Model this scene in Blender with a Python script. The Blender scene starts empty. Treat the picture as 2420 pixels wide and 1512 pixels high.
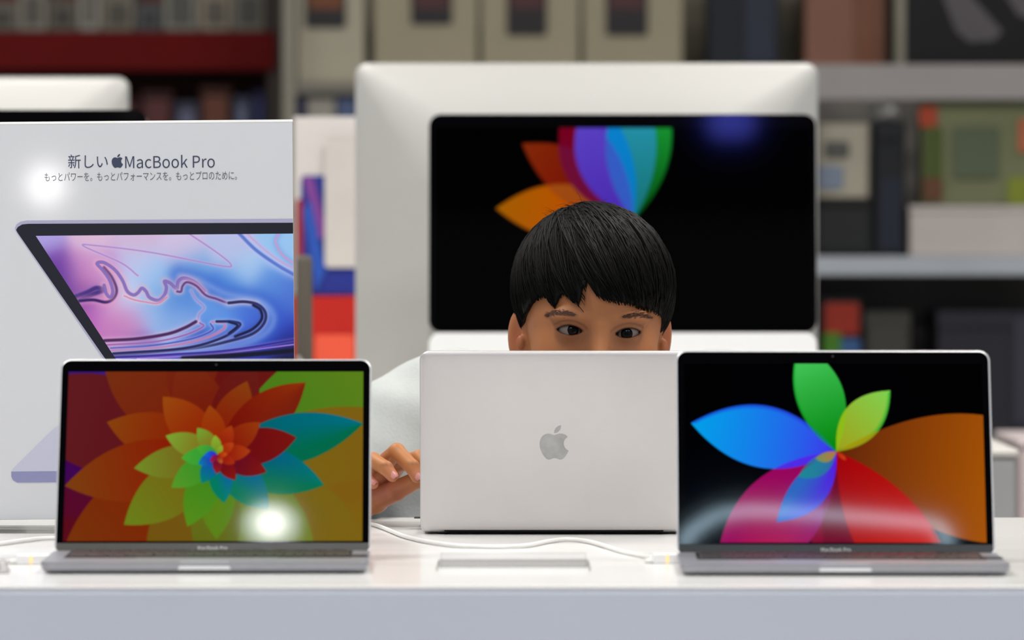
import bpy, math, random
import numpy as np
from mathutils import Vector, Matrix

random.seed(7)
RNG = np.random.default_rng(7)
scene = bpy.context.scene
COL = scene.collection
PI = math.pi

# ------------------------------------------------------------------ camera
F = 12665.0                      # focal length in pixels of the 2420 px frame
T = 0.90                         # height of the front display table
CAMY, CAMZ = -4.792, T + 0.314
PITCH = math.atan(201.0 / F)
cam_d = bpy.data.cameras.new('camera')
cam_d.sensor_width = 36.0
cam_d.lens = F * 36.0 / 2420.0
cam_d.clip_end = 60
cam_d.dof.use_dof = True
cam_d.dof.focus_distance = 5.66
cam_d.dof.aperture_fstop = (cam_d.lens / 1000.0) / 0.034
cam_d.dof.aperture_blades = 0
cam = bpy.data.objects.new('camera', cam_d)
COL.objects.link(cam)
cam.location = (0, CAMY, CAMZ)
cam.rotation_euler = (PI / 2 - PITCH, 0, 0)
scene.camera = cam
C = np.array([0.0, CAMY, CAMZ])


def ray(px, py):
    u, v = (px - 1210.0) / F, (756.0 - py) / F
    cp, sp = math.cos(PITCH), math.sin(PITCH)
    return np.array([u, cp + v * sp, -sp + v * cp])


def P(px, py, Z):
    """world point seen at a pixel of the photo, Z metres in front of the camera"""
    d = ray(px, py)
    return C + d * (Z / d[1])


def PT(px, py, z=T):
    """world point at a pixel on the horizontal plane z"""
    d = ray(px, py)
    return C + d * ((z - CAMZ) / d[2])


# ------------------------------------------------------------------ colour management, world, lights
vs = scene.view_settings
vs.view_transform = 'Standard'
vs.look = 'None'
vs.gamma = 1.0
vs.exposure = 0.0
vs.use_curve_mapping = False

world = bpy.data.worlds.new('store_ambience')
scene.world = world
world.use_nodes = True
bg = world.node_tree.nodes['Background']
bg.inputs[0].default_value = (0.90, 0.94, 1.0, 1)
bg.inputs[1].default_value = 0.43

CEIL = 3.3
PANELS = [  # x, y, size x, size y, watts
    (-1.1, 0.35, 1.2, 0.6, 38), (1.1, 0.35, 1.2, 0.6, 38),
    (-1.1, -3.5, 1.2, 0.6, 58), (1.1, -3.5, 1.2, 0.6, 58),
    (-1.1, 2.2, 1.2, 0.6, 30), (1.1, 2.2, 1.2, 0.6, 30),
    (-2.6, 4.3, 1.2, 0.6, 14), (2.6, 4.3, 1.2, 0.6, 22),
]
for i, (x, y, sx, sy, w) in enumerate(PANELS):
    ld = bpy.data.lights.new('ceiling_panel_light', 'AREA')
    ld.shape = 'RECTANGLE'
    ld.size, ld.size_y, ld.energy = sx - 0.06, sy - 0.06, w
    ld.color = (1.0, 0.97, 0.93)
    lo = bpy.data.objects.new('ceiling_panel_light', ld)
    lo.location = (x, y, CEIL - 0.075)
    COL.objects.link(lo)


# ------------------------------------------------------------------ helpers
def lin(c):
    """sRGB 0-255 to linear"""
    c = np.asarray(c, dtype=float) / 255.0
    return np.where(c <= 0.04045, c / 12.92, ((c + 0.055) / 1.055) ** 2.4)


def srgb(r, g, b):
    return tuple(float(v) for v in lin((r, g, b)))


def mat(name, color, rough=0.5, metal=0.0, spec=0.5, emit=None, estr=0.0, noise=0.0, nscale=40.0,
        trans=0.0, ior=1.45, sss=0.0, attr=None, attr_emit=False, bump=0.0, bscale=200.0, coat=0.0, aniso=0.0):
    m = bpy.data.materials.new(name)
    m.use_nodes = True
    nt = m.node_tree
    b = nt.nodes['Principled BSDF']
    b.inputs['Base Color'].default_value = (*color, 1)
    b.inputs['Roughness'].default_value = rough
    b.inputs['Metallic'].default_value = metal
    b.inputs['Specular IOR Level'].default_value = spec
    b.inputs['IOR'].default_value = ior
    b.inputs['Transmission Weight'].default_value = trans
    b.inputs['Coat Weight'].default_value = coat
    if sss:
        b.inputs['Subsurface Weight'].default_value = sss
        b.inputs['Subsurface Radius'].default_value = (1.0, 0.35, 0.2)
        b.inputs['Subsurface Scale'].default_value = 0.004
    if emit is not None:
        b.inputs['Emission Color'].default_value = (*emit, 1)
        b.inputs['Emission Strength'].default_value = estr
    if attr:
        a = nt.nodes.new('ShaderNodeAttribute')
        a.attribute_name = attr
        if attr_emit:
            nt.links.new(a.outputs['Color'], b.inputs['Emission Color'])
            b.inputs['Emission Strength'].default_value = estr
        else:
            nt.links.new(a.outputs['Color'], b.inputs['Base Color'])
    tc = None
    if noise or bump:
        tc = nt.nodes.new('ShaderNodeTexCoord')
    if noise:
        n = nt.nodes.new('ShaderNodeTexNoise')
        n.inputs['Scale'].default_value = nscale
        n.inputs['Detail'].default_value = 4
        r = nt.nodes.new('ShaderNodeValToRGB')
        lo = [max(0, v * (1 - noise)) for v in color]
        hi = [min(1, v * (1 + noise)) for v in color]
        r.color_ramp.elements[0].color = (*lo, 1)
        r.color_ramp.elements[1].color = (*hi, 1)
        r.color_ramp.elements[0].position = 0.3
        r.color_ramp.elements[1].position = 0.7
        nt.links.new(tc.outputs['Object'], n.inputs['Vector'])
        nt.links.new(n.outputs['Fac'], r.inputs['Fac'])
        nt.links.new(r.outputs['Color'], b.inputs['Base Color'])
    if bump:
        n2 = nt.nodes.new('ShaderNodeTexNoise')
        n2.inputs['Scale'].default_value = bscale
        bp = nt.nodes.new('ShaderNodeBump')
        bp.inputs['Strength'].default_value = bump
        bp.inputs['Distance'].default_value = 0.002
        nt.links.new(tc.outputs['Object'], n2.inputs['Vector'])
        nt.links.new(n2.outputs['Fac'], bp.inputs['Height'])
        nt.links.new(bp.outputs['Normal'], b.inputs['Normal'])
    return m


def mk(name, verts, faces, material, parent=None, smooth=False, loc=None, rot=None, colors=None):
    me = bpy.data.meshes.new(name)
    verts = np.asarray(verts, dtype=np.float64)
    me.from_pydata(verts.tolist(), [], faces if isinstance(faces, list) else faces.tolist())
    me.update()
    if smooth:
        me.polygons.foreach_set('use_smooth', [True] * len(me.polygons))
    if material:
        me.materials.append(material)
    if colors is not None:
        ca = me.color_attributes.new('paint', 'FLOAT_COLOR', 'POINT')
        buf = np.ones((len(verts), 4), dtype=np.float32)
        buf[:, :3] = colors
        ca.data.foreach_set('color', buf.ravel())
    return link(name, me, parent, loc, rot)


def link(name, me, parent=None, loc=None, rot=None):
    o = bpy.data.objects.new(name, me)
    COL.objects.link(o)
    if parent:
        o.parent = parent
    if loc is not None:
        o.location = loc
    if rot is not None:
        o.rotation_euler = rot
    return o


def thing(name, label, cat, loc=(0, 0, 0), rot=(0, 0, 0), group=None):
    o = bpy.data.objects.new(name, None)
    o.empty_display_size = 0.05
    COL.objects.link(o)
    o.location, o.rotation_euler = loc, rot
    return tag(o, label, cat, group)


def tag(o, label, cat, group=None):
    o['label'], o['category'] = label, cat
    if group:
        o['group'] = group
    return o


def struct(o):
    o['kind'] = 'structure'
    return o


def rr(w, d, r, n=6):
    """rounded rectangle outline, counter-clockwise, centred"""
    r = max(min(r, w / 2 - 1e-5, d / 2 - 1e-5), 1e-5)
    pts = []
    for cx, cy, a0 in ((w / 2 - r, d / 2 - r, 0), (-w / 2 + r, d / 2 - r, PI / 2),
                       (-w / 2 + r, -d / 2 + r, PI), (w / 2 - r, -d / 2 + r, 1.5 * PI)):
        for k in range(n + 1):
            a = a0 + k / n * PI / 2
            pts.append((cx + r * math.cos(a), cy + r * math.sin(a)))
    return pts


def loft(w, d, r, rings, n=6, grow=None):
    """solid from rounded-rectangle rings (inset, z), bottom to top; returns verts, faces"""
    V, Fc = [], []
    m = 4 * (n + 1)
    for ins, z in rings:
        for x, y in rr(w - 2 * ins, d - 2 * ins, max(r - ins, 0.0003) if grow is None else r + ins * grow, n):
            V.append((x, y, z))
    for i in range(len(rings) - 1):
        for k in range(m):
            a, b = i * m + k, i * m + (k + 1) % m
            Fc.append((a, b, b + m, a + m))
    Fc.append(tuple(range(m - 1, -1, -1)))
    Fc.append(tuple(range((len(rings) - 1) * m, len(rings) * m)))
    return V, Fc


def slab(w, d, h, r=0.002, b=0.0006, n=4):
    """bevelled slab, centred in x and y, z from 0 to h"""
    b = min(b, h * 0.4, w * 0.3, d * 0.3)
    return loft(w, d, r, [(b, 0), (0, b), (0, h - b), (b, h)], n)


def upright(V):
    """turn an x-y-z solid so that its y runs up and its z faces the camera (-y)"""
    return [(x, -z, y) for x, y, z in V]


def bevel_box(name, size, center, material, parent=None, r=0.004, b=0.002, rot=None):
    w, d, h = size
    V, Fc = slab(w, d, h, r, b, 3)
    V = [(x, y, z - h / 2) for x, y, z in V]
    return mk(name, V, Fc, material, parent, loc=center, rot=rot)


def catmull(pts, per=8):
    pts = [np.asarray(p, float) for p in pts]
    q = [2 * pts[0] - pts[1]] + pts + [2 * pts[-1] - pts[-2]]
    out = []
    for i in range(1, len(q) - 2):
        for k in range(per):
            t = k / per
            a, b, c, d = q[i - 1], q[i], q[i + 1], q[i + 2]
            out.append(0.5 * (2 * b + (c - a) * t + (2 * a - 5 * b + 4 * c - d) * t * t + (3 * b - a - 3 * c + d) * t ** 3))
    out.append(pts[-1])
    return np.array(out)


def tube(pts, rad, n=8):
    pts = np.asarray(pts, float)
    rad = np.broadcast_to(np.asarray(rad, float), (len(pts),))
    V, Fc = [], []
    up = np.array([0.02, 0.03, 1.0])
    for i, p in enumerate(pts):
        t = pts[min(i + 1, len(pts) - 1)] - pts[max(i - 1, 0)]
        t = t / (np.linalg.norm(t) + 1e-12)
        s = np.cross(t, up)
        if np.linalg.norm(s) < 1e-3:
            s = np.cross(t, [1, 0, 0])
        s /= np.linalg.norm(s)
        u = np.cross(s, t)
        for k in range(n):
            a = 2 * PI * k / n
            V.append(p + rad[i] * (math.cos(a) * s + math.sin(a) * u))
    for i in range(len(pts) - 1):
        for k in range(n):
            a, b = i * n + k, i * n + (k + 1) % n
            Fc.append((a, b, b + n, a + n))
    Fc.append(tuple(range(n - 1, -1, -1)))
    Fc.append(tuple(range((len(pts) - 1) * n, len(pts) * n)))
    return V, Fc


def lathe(profile, n=24):
    V, Fc = [], []
    for r, z in profile:
        for k in range(n):
            a = 2 * PI * k / n
            V.append((r * math.cos(a), r * math.sin(a), z))
    for i in range(len(profile) - 1):
        for k in range(n):
            a, b = i * n + k, i * n + (k + 1) % n
            Fc.append((a, b, b + n, a + n))
    Fc.append(tuple(range(n - 1, -1, -1)))
    Fc.append(tuple(range((len(profile) - 1) * n, len(profile) * n)))
    return V, Fc


def merge(parts):
    V, Fc = [], []
    for v, f in parts:
        o = len(V)
        V += [tuple(p) for p in v]
        Fc += [tuple(i + o for i in q) for q in f]
    return V, Fc


import os
INTER = None
try:                                    # Blender's own interface font, if it is there
    INTER = bpy.data.fonts.load(os.path.join(bpy.utils.system_resource('DATAFILES'), 'fonts', 'Noto Sans CJK Regular.woff2'))
except Exception:
    INTER = None


def text_mesh(body, extrude=0.0):
    cu = bpy.data.curves.new('lettering', 'FONT')
    cu.body = body
    if body.isascii() and INTER:
        cu.font = INTER
    cu.size = 1.0
    cu.extrude = extrude
    cu.resolution_u = 6
    ob = bpy.data.objects.new('lettering_source', cu)
    COL.objects.link(ob)
    dg = bpy.context.evaluated_depsgraph_get()
    me = bpy.data.meshes.new_from_object(ob.evaluated_get(dg))
    bpy.data.objects.remove(ob)
    bpy.data.curves.remove(cu)
    n = len(me.vertices)
    V = np.zeros(n * 3)
    me.vertices.foreach_get('co', V)
    V = V.reshape(-1, 3)
    Fc = [tuple(p.vertices) for p in me.polygons]
    bpy.data.meshes.remove(me)
    return V, Fc


def fit_text(body, x0, x1, y0, y1=None):
    """letters stretched into a box; only the width counts when y1 is None (y0 is then the middle)"""
    V, Fc = text_mesh(body)
    lo, hi = V.min(0), V.max(0)
    s = (x1 - x0) / (hi[0] - lo[0])
    V2 = np.zeros_like(V)
    V2[:, 0] = x0 + (V[:, 0] - lo[0]) * s
    if y1 is None:
        V2[:, 1] = y0 + (V[:, 1] - (lo[1] + hi[1]) / 2) * s
    else:
        V2[:, 1] = y0 + (V[:, 1] - lo[1]) / (hi[1] - lo[1]) * (y1 - y0)
    return V2, Fc


def bez_path(s):
    """tiny SVG reader: M, c, C, z, relative curves only; list of closed outlines"""
    import re
    tok = re.findall(r'[Mcz]|-?\d*\.\d+|-?\d+', s)
    out, cur, pos, i, cmd = [], [], np.zeros(2), 0, None
    while i < len(tok):
        if tok[i] in 'Mcz':
            cmd = tok[i]
            i += 1
            if cmd == 'z':
                out.append(cur)
                cur = []
                continue
        if cmd == 'M':
            pos = np.array([float(tok[i]), float(tok[i + 1])])
            i += 2
            cur = [pos.copy()]
        elif cmd == 'c':
            q = [pos + np.array([float(tok[i + 2 * k]), float(tok[i + 2 * k + 1])]) for k in range(3)]
            i += 6
            for k in range(1, 9):
                t = k / 8
                cur.append((1 - t) ** 3 * pos + 3 * (1 - t) ** 2 * t * q[0] + 3 * (1 - t) * t * t * q[1] + t ** 3 * q[2])
            pos = q[2]
    return out


LOGO = ("M12.152 6.896c-.948 0-2.415-1.078-3.96-1.04-2.04.027-3.91 1.183-4.961 3.014-2.117 3.675-.546 9.103 1.519 12.09 "
        "1.013 1.454 2.208 3.09 3.792 3.039 1.52-.065 2.09-.987 3.935-.987 1.831 0 2.35.987 3.96.948 1.637-.026 2.676-1.48 "
        "3.676-2.948 1.156-1.688 1.636-3.325 1.662-3.415-.039-.013-3.182-1.221-3.22-4.857-.026-3.04 2.48-4.494 2.597-4.559"
        "-1.429-2.09-3.623-2.324-4.39-2.376-2-.156-3.675 1.09-4.61 1.09z"
        "M15.53 3.83c.843-1.012 1.4-2.427 1.245-3.83-1.207.052-2.662.805-3.532 1.818-.78.896-1.454 2.338-1.273 3.714 "
        "1.338.104 2.715-.688 3.559-1.701z")


def logo_shape(h, th=0.00015, mirror=False):
    """fruit emblem with a bite and a leaf, height h, centred, standing in x-z, thickness th towards -y"""
    V, Fc = [], []
    for poly in bez_path(LOGO):
        if np.linalg.norm(poly[0] - poly[-1]) < 1e-3:
            poly = poly[:-1]
        o, n = len(V), len(poly)
        for y in (0.0, -th):
            for p in poly:
                x = (p[0] - 12.0) / 24 * h
                V.append((-x if mirror else x, y, (12.0 - p[1]) / 24 * h))
        # triangulate the outline
        from mathutils.geometry import tessellate_polygon
        tris = tessellate_polygon([[Vector((p[0], p[1], 0)) for p in poly]])
        for t in tris:
            Fc.append(tuple(o + n + i for i in t))
            Fc.append(tuple(o + i for i in reversed(t)))
        for k in range(n):
            a, b = o + k, o + (k + 1) % n
            Fc.append((a, b, b + n, a + n))
    return V, Fc


# ------------------------------------------------------------------ materials
M = {}
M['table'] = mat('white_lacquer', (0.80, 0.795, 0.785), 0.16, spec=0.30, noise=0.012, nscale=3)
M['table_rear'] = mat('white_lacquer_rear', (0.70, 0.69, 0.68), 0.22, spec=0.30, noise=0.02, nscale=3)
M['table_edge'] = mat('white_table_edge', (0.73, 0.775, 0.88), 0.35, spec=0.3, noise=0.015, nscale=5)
M['alu_grey'] = mat('space_grey_aluminium', (0.31, 0.315, 0.345), 0.38, 0.55, noise=0.03, nscale=60)
M['alu_silver'] = mat('silver_aluminium', (0.60, 0.58, 0.575), 0.40, 0.6, noise=0.02, nscale=14)
M['alu_lit'] = mat('lit_rim_metal', (0.86, 0.86, 0.87), 0.3, 0.3)  # grey metal coloured pale for the light caught by rim and notch
M['alu_white'] = mat('pale_aluminium', (0.48, 0.475, 0.455), 0.42, 0.3, noise=0.01, nscale=8)
M['black_glass'] = mat('black_glass', (0.001, 0.001, 0.0015), 0.04, spec=0.06)
M['chin_glass'] = mat('chin_glass_deck_sheen', (0.085, 0.085, 0.08), 0.25, spec=0.3)  # black glass, greyed in its colour for the deck reflected in it
M['chin_dark'] = mat('dark_chin_glass', (0.028, 0.029, 0.030), 0.25, spec=0.3)
M['black_plastic'] = mat('black_plastic', (0.008, 0.008, 0.009), 0.5, spec=0.3)
M['key'] = mat('black_key', (0.030, 0.027, 0.028), 0.38, spec=0.45)
M['logo_grey'] = mat('polished_logo', (0.36, 0.36, 0.36), 0.30, 0.45, noise=0.12, nscale=90)
M['letter_grey'] = mat('grey_lettering', (0.66, 0.66, 0.66), 0.5)
M['screen'] = mat('lit_screen', (0, 0, 0), 0.04, spec=0.06, attr='paint', attr_emit=True, estr=1.0)
M['cable'] = mat('white_cable', (0.86, 0.85, 0.82), 0.38, noise=0.02, nscale=50)
M['plug'] = mat('white_plug', (0.88, 0.88, 0.88), 0.3, noise=0.01, nscale=80)
M['amber'] = mat('amber_light', (1.0, 0.6, 0.2), 0.4, emit=(1.0, 0.55, 0.16), estr=0.75)
M['acrylic'] = mat('clear_acrylic', (0.97, 0.98, 0.98), 0.05)
_nt = M['acrylic'].node_tree
_tr, _mx, _lw = _nt.nodes.new('ShaderNodeBsdfTransparent'), _nt.nodes.new('ShaderNodeMixShader'), _nt.nodes.new('ShaderNodeFresnel')
_tr.inputs[0].default_value = (0.965, 0.97, 0.97, 1)
_lw.inputs['IOR'].default_value = 1.2
_gl = _nt.nodes.new('ShaderNodeBsdfGlossy')
_gl.inputs['Roughness'].default_value = 0.06
_nt.links.new(_lw.outputs[0], _mx.inputs[0])
_nt.links.new(_tr.outputs[0], _mx.inputs[1])
_nt.links.new(_gl.outputs[0], _mx.inputs[2])
_nt.links.new(_mx.outputs[0], _nt.nodes['Material Output'].inputs['Surface'])
M['sign_white'] = mat('printed_white', (0.60, 0.615, 0.65), 0.05, spec=0.35, noise=0.015, nscale=5)
M['sign_edge'] = mat('acrylic_edge', (0.90, 0.90, 0.89), 0.15, spec=0.5)
M['ink'] = mat('slate_ink', srgb(62, 70, 92), 0.3, spec=0.3)
M['ink_grey'] = mat('grey_ink', srgb(98, 100, 108), 0.3, spec=0.3)
M['print'] = mat('colour_print', (1, 1, 1), 0.22, spec=0.3, attr='paint')


# ------------------------------------------------------------------ painted flat art (screens and the poster)
class Art:
    """colours on a fine grid; u and v run in any units given by the box"""

    def __init__(s, x0, x1, y0, y1, nx, ny):
        s.x0, s.x1, s.y0, s.y1, s.nx, s.ny = x0, x1, y0, y1, nx, ny
        s.X, s.Y = np.meshgrid(np.linspace(x0, x1, nx), np.linspace(y0, y1, ny))
        s.px = (x1 - x0) / nx
        s.img = np.zeros((ny, nx, 3))

    def fill(s, c):
        s.img[:] = c

    def field(s, pts, power=3.0, sig=None):
        w = 0
        acc = 0
        for x, y, c in pts:
            d2 = (s.X - x) ** 2 + (s.Y - y) ** 2
            k = 1.0 / (d2 ** (power / 2) + 1.0) if sig is None else np.exp(-d2 / (2 * sig * sig)) + 1e-9
            acc = acc + k[..., None] * np.asarray(c, float)
            w = w + k
        s.img[:] = acc / w[..., None]

    def blend(s, mask, c, alpha=1.0):
        k = np.clip(mask, 0, 1)[..., None] * alpha
        s.img[:] = s.img * (1 - k) + np.asarray(c, float) * k

    def petal(s, base, tip, w, c0, c1, alpha=1.0, bend=0.0, side=None, rim=None, sharp=1.0, g=1.0):
        """lens from base to tip; w = half width / length; side = colour blended over one half"""
        bx, by = base
        tx, ty = tip[0] - bx, tip[1] - by
        L = math.hypot(tx, ty)
        a = ((s.X - bx) * tx + (s.Y - by) * ty) / L / L
        p = (-(s.X - bx) * ty + (s.Y - by) * tx) / L / L
        prof = 4 * a * (1 - a)
        q = p - bend * prof
        d = (w * np.clip(prof, 0, 1) ** sharp - np.abs(q)) * L
        m = np.clip(d / (1.2 * s.px) + 0.5, 0, 1) * (a > 0) * (a < 1)
        t = np.clip(a, 0, 1)[..., None] ** g
        col = np.asarray(c0, float) * (1 - t) + np.asarray(c1, float) * t
        if side is not None:
            k = np.clip(q / (w * np.maximum(prof, 0.05)) * 0.9 + 0.5, 0, 1)[..., None]
            col = col * (1 - k) + np.asarray(side, float) * k
        s.blend(m, col, alpha)
        if rim is not None:
            s.blend(np.clip(1 - (d / rim[1]), 0, 1) * m * (q > 0 if rim[2] > 0 else q < 0), rim[0], 0.8)
        return m

    def poly(s, pts, c, alpha=1.0):
        inside = np.zeros(s.X.shape, bool)
        n = len(pts)
        for i in range(n):
            (xa, ya), (xb, yb) = pts[i], pts[(i + 1) % n]
            cond = ((ya > s.Y) != (yb > s.Y))
            inside ^= cond & (s.X < (xb - xa) * (s.Y - ya) / (yb - ya + 1e-9) + xa)
        s.blend(inside.astype(float), c, alpha)

    def dist(s, pts, pad=80):
        """distance to a polyline and the side it lies on"""
        D = np.full(s.X.shape, 1e6)
        S = np.zeros(s.X.shape)
        for (xa, ya), (xb, yb) in zip(pts[:-1], pts[1:]):
            i0, i1 = np.searchsorted(s.X[0], [min(xa, xb) - pad, max(xa, xb) + pad])
            j0, j1 = np.searchsorted(s.Y[:, 0], [min(ya, yb) - pad, max(ya, yb) + pad])
            if i1 <= i0 or j1 <= j0:
                continue
            X, Y = s.X[j0:j1, i0:i1], s.Y[j0:j1, i0:i1]
            dx, dy = xb - xa, yb - ya
            t = np.clip(((X - xa) * dx + (Y - ya) * dy) / (dx * dx + dy * dy + 1e-9), 0, 1)
            d = np.hypot(X - xa - t * dx, Y - ya - t * dy)
            sg = np.sign(dx * (Y - ya) - dy * (X - xa))
            sub = D[j0:j1, i0:i1]
            better = d < sub
            sub[better] = d[better]
            S[j0:j1, i0:i1][better] = sg[better]
        return D, S

    def mesh(s, fx, fy):
        """verts (x, 0, z) through the two maps, quad faces and linear colours"""
        V = np.stack([fx(s.X), np.zeros_like(s.X), fy(s.Y)], -1).reshape(-1, 3)
        idx = np.arange(s.nx * s.ny).reshape(s.ny, s.nx)
        Fc = np.stack([idx[1:, :-1], idx[1:, 1:], idx[:-1, 1:], idx[:-1, :-1]], -1).reshape(-1, 4)
        return V, Fc, lin(np.clip(s.img, 0, 255)).reshape(-1, 3)


def art_flower():
    a = Art(200, 2130, 150, 1240, 430, 242)
    a.field([(300, 200, (60, 22, 110)), (480, 180, (60, 25, 120)), (230, 760, (62, 5, 80)), (260, 1000, (84, 8, 40)), (250, 1180, (88, 10, 25)),
             (300, 420, (95, 28, 30)), (600, 1150, (120, 35, 5)), (800, 1200, (115, 75, 15)), (1300, 1200, (100, 110, 20)),
             (1900, 700, (125, 95, 18)), (2050, 900, (125, 90, 18)), (2080, 1150, (125, 95, 15)), (1650, 200, (62, 120, 22)),
             (2100, 200, (95, 120, 22)), (1900, 350, (80, 125, 25)), (1000, 250, (115, 35, 12)), (1700, 1100, (110, 120, 22))], 4)
    b = (1185, 690)
    Pt = a.petal
    Pt(b, (-250, 300), .21, (90, 12, 18), (96, 32, 36), bend=.0)
    Pt(b, (420, -260), .25, (120, 22, 5), (115, 55, 22))
    Pt(b, (1000, -330), .24, (110, 14, 10), (120, 50, 20))
    Pt(b, (1600, -200), .24, (108, 12, 12), (96, 28, 22))
    Pt(b, (2600, -180), .17, (60, 120, 25), (105, 130, 25))
    Pt(b, (2700, 560), .16, (120, 100, 15), (125, 90, 20))
    Pt(b, (2250, 1380), .17, (110, 100, 15), (125, 95, 20))
    Pt(b, (1830, 1500), .22, (95, 120, 25), (112, 122, 28))
    Pt(b, (150, 1500), .22, (130, 25, 0), (115, 55, 12))
    Pt(b, (780, 1560), .22, (115, 85, 18), (110, 80, 15))
    Pt(b, (1180, 1500), .2, (100, 120, 25), (95, 95, 20))
    # second ring
    Pt(b, (940, 60), .25, (112, 12, 5), (120, 45, 18))
    Pt(b, (1400, 60), .22, (105, 8, 8), (100, 30, 24))
    Pt(b, (1370, 212), .24, (128, 10, 3), (135, 62, 14))
    Pt(b, (1752, 222), .20, (105, 4, 6), (142, 48, 10), side=(120, 30, 12))
    Pt(b, (2132, 488), .165, (0, 92, 100), (0, 110, 130), side=(0, 104, 72))
    Pt(b, (460, 478), .21, (135, 15, 0), (135, 65, 12))
    Pt(b, (200, 888), .19, (140, 14, 0), (122, 62, 14))
    Pt(b, (590, 1136), .22, (120, 85, 15), (105, 128, 26))
    Pt(b, (1880, 884), .20, (0, 70, 150), (0, 118, 105), side=(0, 112, 78))
    Pt(b, (1190, 1228), .22, (80, 130, 20), (92, 130, 22))
    Pt(b, (1000, 1148), .22, (52, 130, 25), (85, 140, 26))
    Pt(b, (1525, 1036), .24, (8, 80, 190), (0, 120, 100), side=(5, 118, 88))
    Pt(b, (820, 313), .24, (140, 18, 0), (152, 72, 14))
    Pt(b, (1697, 578), .22, (98, 4, 16), (122, 18, 14))
    # inner rings
    Pt(b, (645, 775), .19, (120, 80, 20), (112, 140, 38))
    Pt(b, (1127, 368), .24, (150, 28, 0), (152, 66, 12))
    Pt(b, (1460, 480), .22, (125, 8, 4), (150, 58, 12))
    Pt(b, (1506, 800), .22, (80, 4, 40), (128, 16, 12))
    Pt(b, (1235, 1000), .24, (15, 70, 200), (0, 128, 105), side=(0, 122, 92))
    Pt(b, (890, 900), .22, (40, 140, 40), (88, 150, 38))
    Pt(b, (845, 566), .21, (130, 90, 20), (120, 165, 50))
    Pt(b, (1306, 852), .24, (90, 4, 30), (140, 20, 12))
    Pt(b, (1050, 515), .25, (140, 90, 20), (110, 165, 50))
    Pt(b, (1275, 500), .25, (140, 12, 4), (165, 60, 14))
    Pt(b, (1400, 664), .24, (135, 12, 4), (170, 62, 16))
    Pt(b, (1085, 872), .26, (20, 60, 200), (0, 130, 110))
    Pt(b, (950, 710), .24, (40, 150, 60), (70, 165, 45))
    Pt(b, (1166, 562), .26, (110, 140, 30), (140, 175, 50))
    Pt(b, (1186, 812), .26, (95, 0, 60), (150, 30, 20))
    Pt(b, (1290, 614), .26, (150, 20, 5), (180, 70, 20))
    Pt(b, (1300, 745), .26, (140, 10, 10), (165, 50, 16))
    Pt(b, (1050, 640), .26, (40, 140, 70), (75, 170, 45))
    Pt(b, (1060, 750), .26, (60, 20, 170), (0, 130, 170))
    Pt(b, (1100, 690), .3, (70, 20, 190), (0, 110, 210))
    Pt(b, (1215, 628), .28, (110, 150, 40), (150, 170, 50))
    Pt(b, (1250, 685), .28, (170, 30, 5), (190, 90, 20))
    Pt(b, (1215, 745), .28, (130, 10, 30), (190, 110, 30))
    Pt(b, (1140, 735), .28, (120, 10, 90), (160, 30, 40))
    return a


def art_petals():
    a = Art(75, 1905, 125, 1208, 430, 256)
    a.field([(150, 200, (0, 0, 1)), (1800, 200, (0, 0, 1)), (150, 1100, (0, 1, 6)), (1000, 700, (0, 0, 2))])
    b = (1003, 660)
    o = a.petal(b, (2773, 984), .212, (92, 32, 8), (205, 112, 4), bend=-.0, g=.75)
    a.petal(b, (1120, 1750), .2, (100, 0, 60), (170, 0, 40))
    r = a.petal(b, (1556, 1947), .239, (140, 0, 16), (215, 50, 10), side=(112, 0, 40))
    r2 = a.petal(b, (1750, 1800), .17, (165, 0, 6), (225, 50, 10), alpha=.8)
    m = a.petal(b, (255, 1463), .223, (95, 0, 150), (225, 50, 40), side=(150, 0, 90))
    a.blend(np.clip(m * r, 0, 1), (120, 0, 50), .55)
    bl = a.petal(b, (114, 487), .208, (80, 25, 235), (0, 160, 232), g=.5, bend=.004, rim=((30, 50, 205), 28, 1))
    a.blend(m * bl, (88, 30, 230), .8)
    v = a.petal(b, (632, 1086), .19, (88, 20, 230), (48, 98, 190), bend=-.045, side=(40, 100, 190))
    g = a.petal(b, (786, -6), .21, (0, 130, 12), (80, 205, 100), bend=.02, rim=((5, 140, 25), 16, -1))
    a.blend(g * bl, (18, 130, 130), .8)
    y = a.petal(b, (1340, 289), .235, (160, 160, 25), (128, 208, 80), bend=-.02, rim=((20, 160, 40), 26, 1))
    a.blend(y * o, (165, 150, 10), .85)
    a.blend(y * g, (140, 190, 20), .85)
    a.petal(b, (768, 815), .2, (40, 120, 150), (22, 150, 130), alpha=.7, bend=-.05)
    a.petal(b, (872, 702), .22, (205, 120, 50), (130, 150, 70), alpha=.85, bend=-.1)
    a.petal(b, (1062, 712), .16, (200, 40, 20), (200, 90, 20), alpha=.8)
    return a


def art_desktop():
    # pixel coordinates of the photo; the wallpaper of the big screen
    a = Art(1030, 1915, 303, 783, 300, 164)
    a.fill((0, 0, 0))
    b = (1496, 522)
    Pt = a.petal
    o = Pt(b, (1172, 494), .20, (200, 70, 0), (160, 92, 0), bend=.02)
    r = Pt(b, (1234, 340), .19, (110, 0, 0), (128, 40, 8), bend=.02)
    a.blend(o * r, (165, 85, 20), .8)
    m = Pt(b, (1335, 240), .2, (90, 0, 40), (120, 0, 28), bend=-.06)
    a.blend(m * r, (108, 16, 60), .7)
    g = Pt(b, (1560, 190), .215, (0, 70, 12), (32, 175, 62), bend=-.05)
    v = Pt(b, (1395, 215), .2, (52, 8, 150), (100, 80, 205), bend=-.06)
    a.blend(g * v, (42, 110, 205), .7)
    c = Pt(b, (1500, 170), .17, (20, 110, 110), (45, 160, 195), bend=-.02)
    a.blend(c * v, (0, 122, 215), .75)
    a.blend((m * v), (88, 64, 190), .55)
    return a


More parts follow.
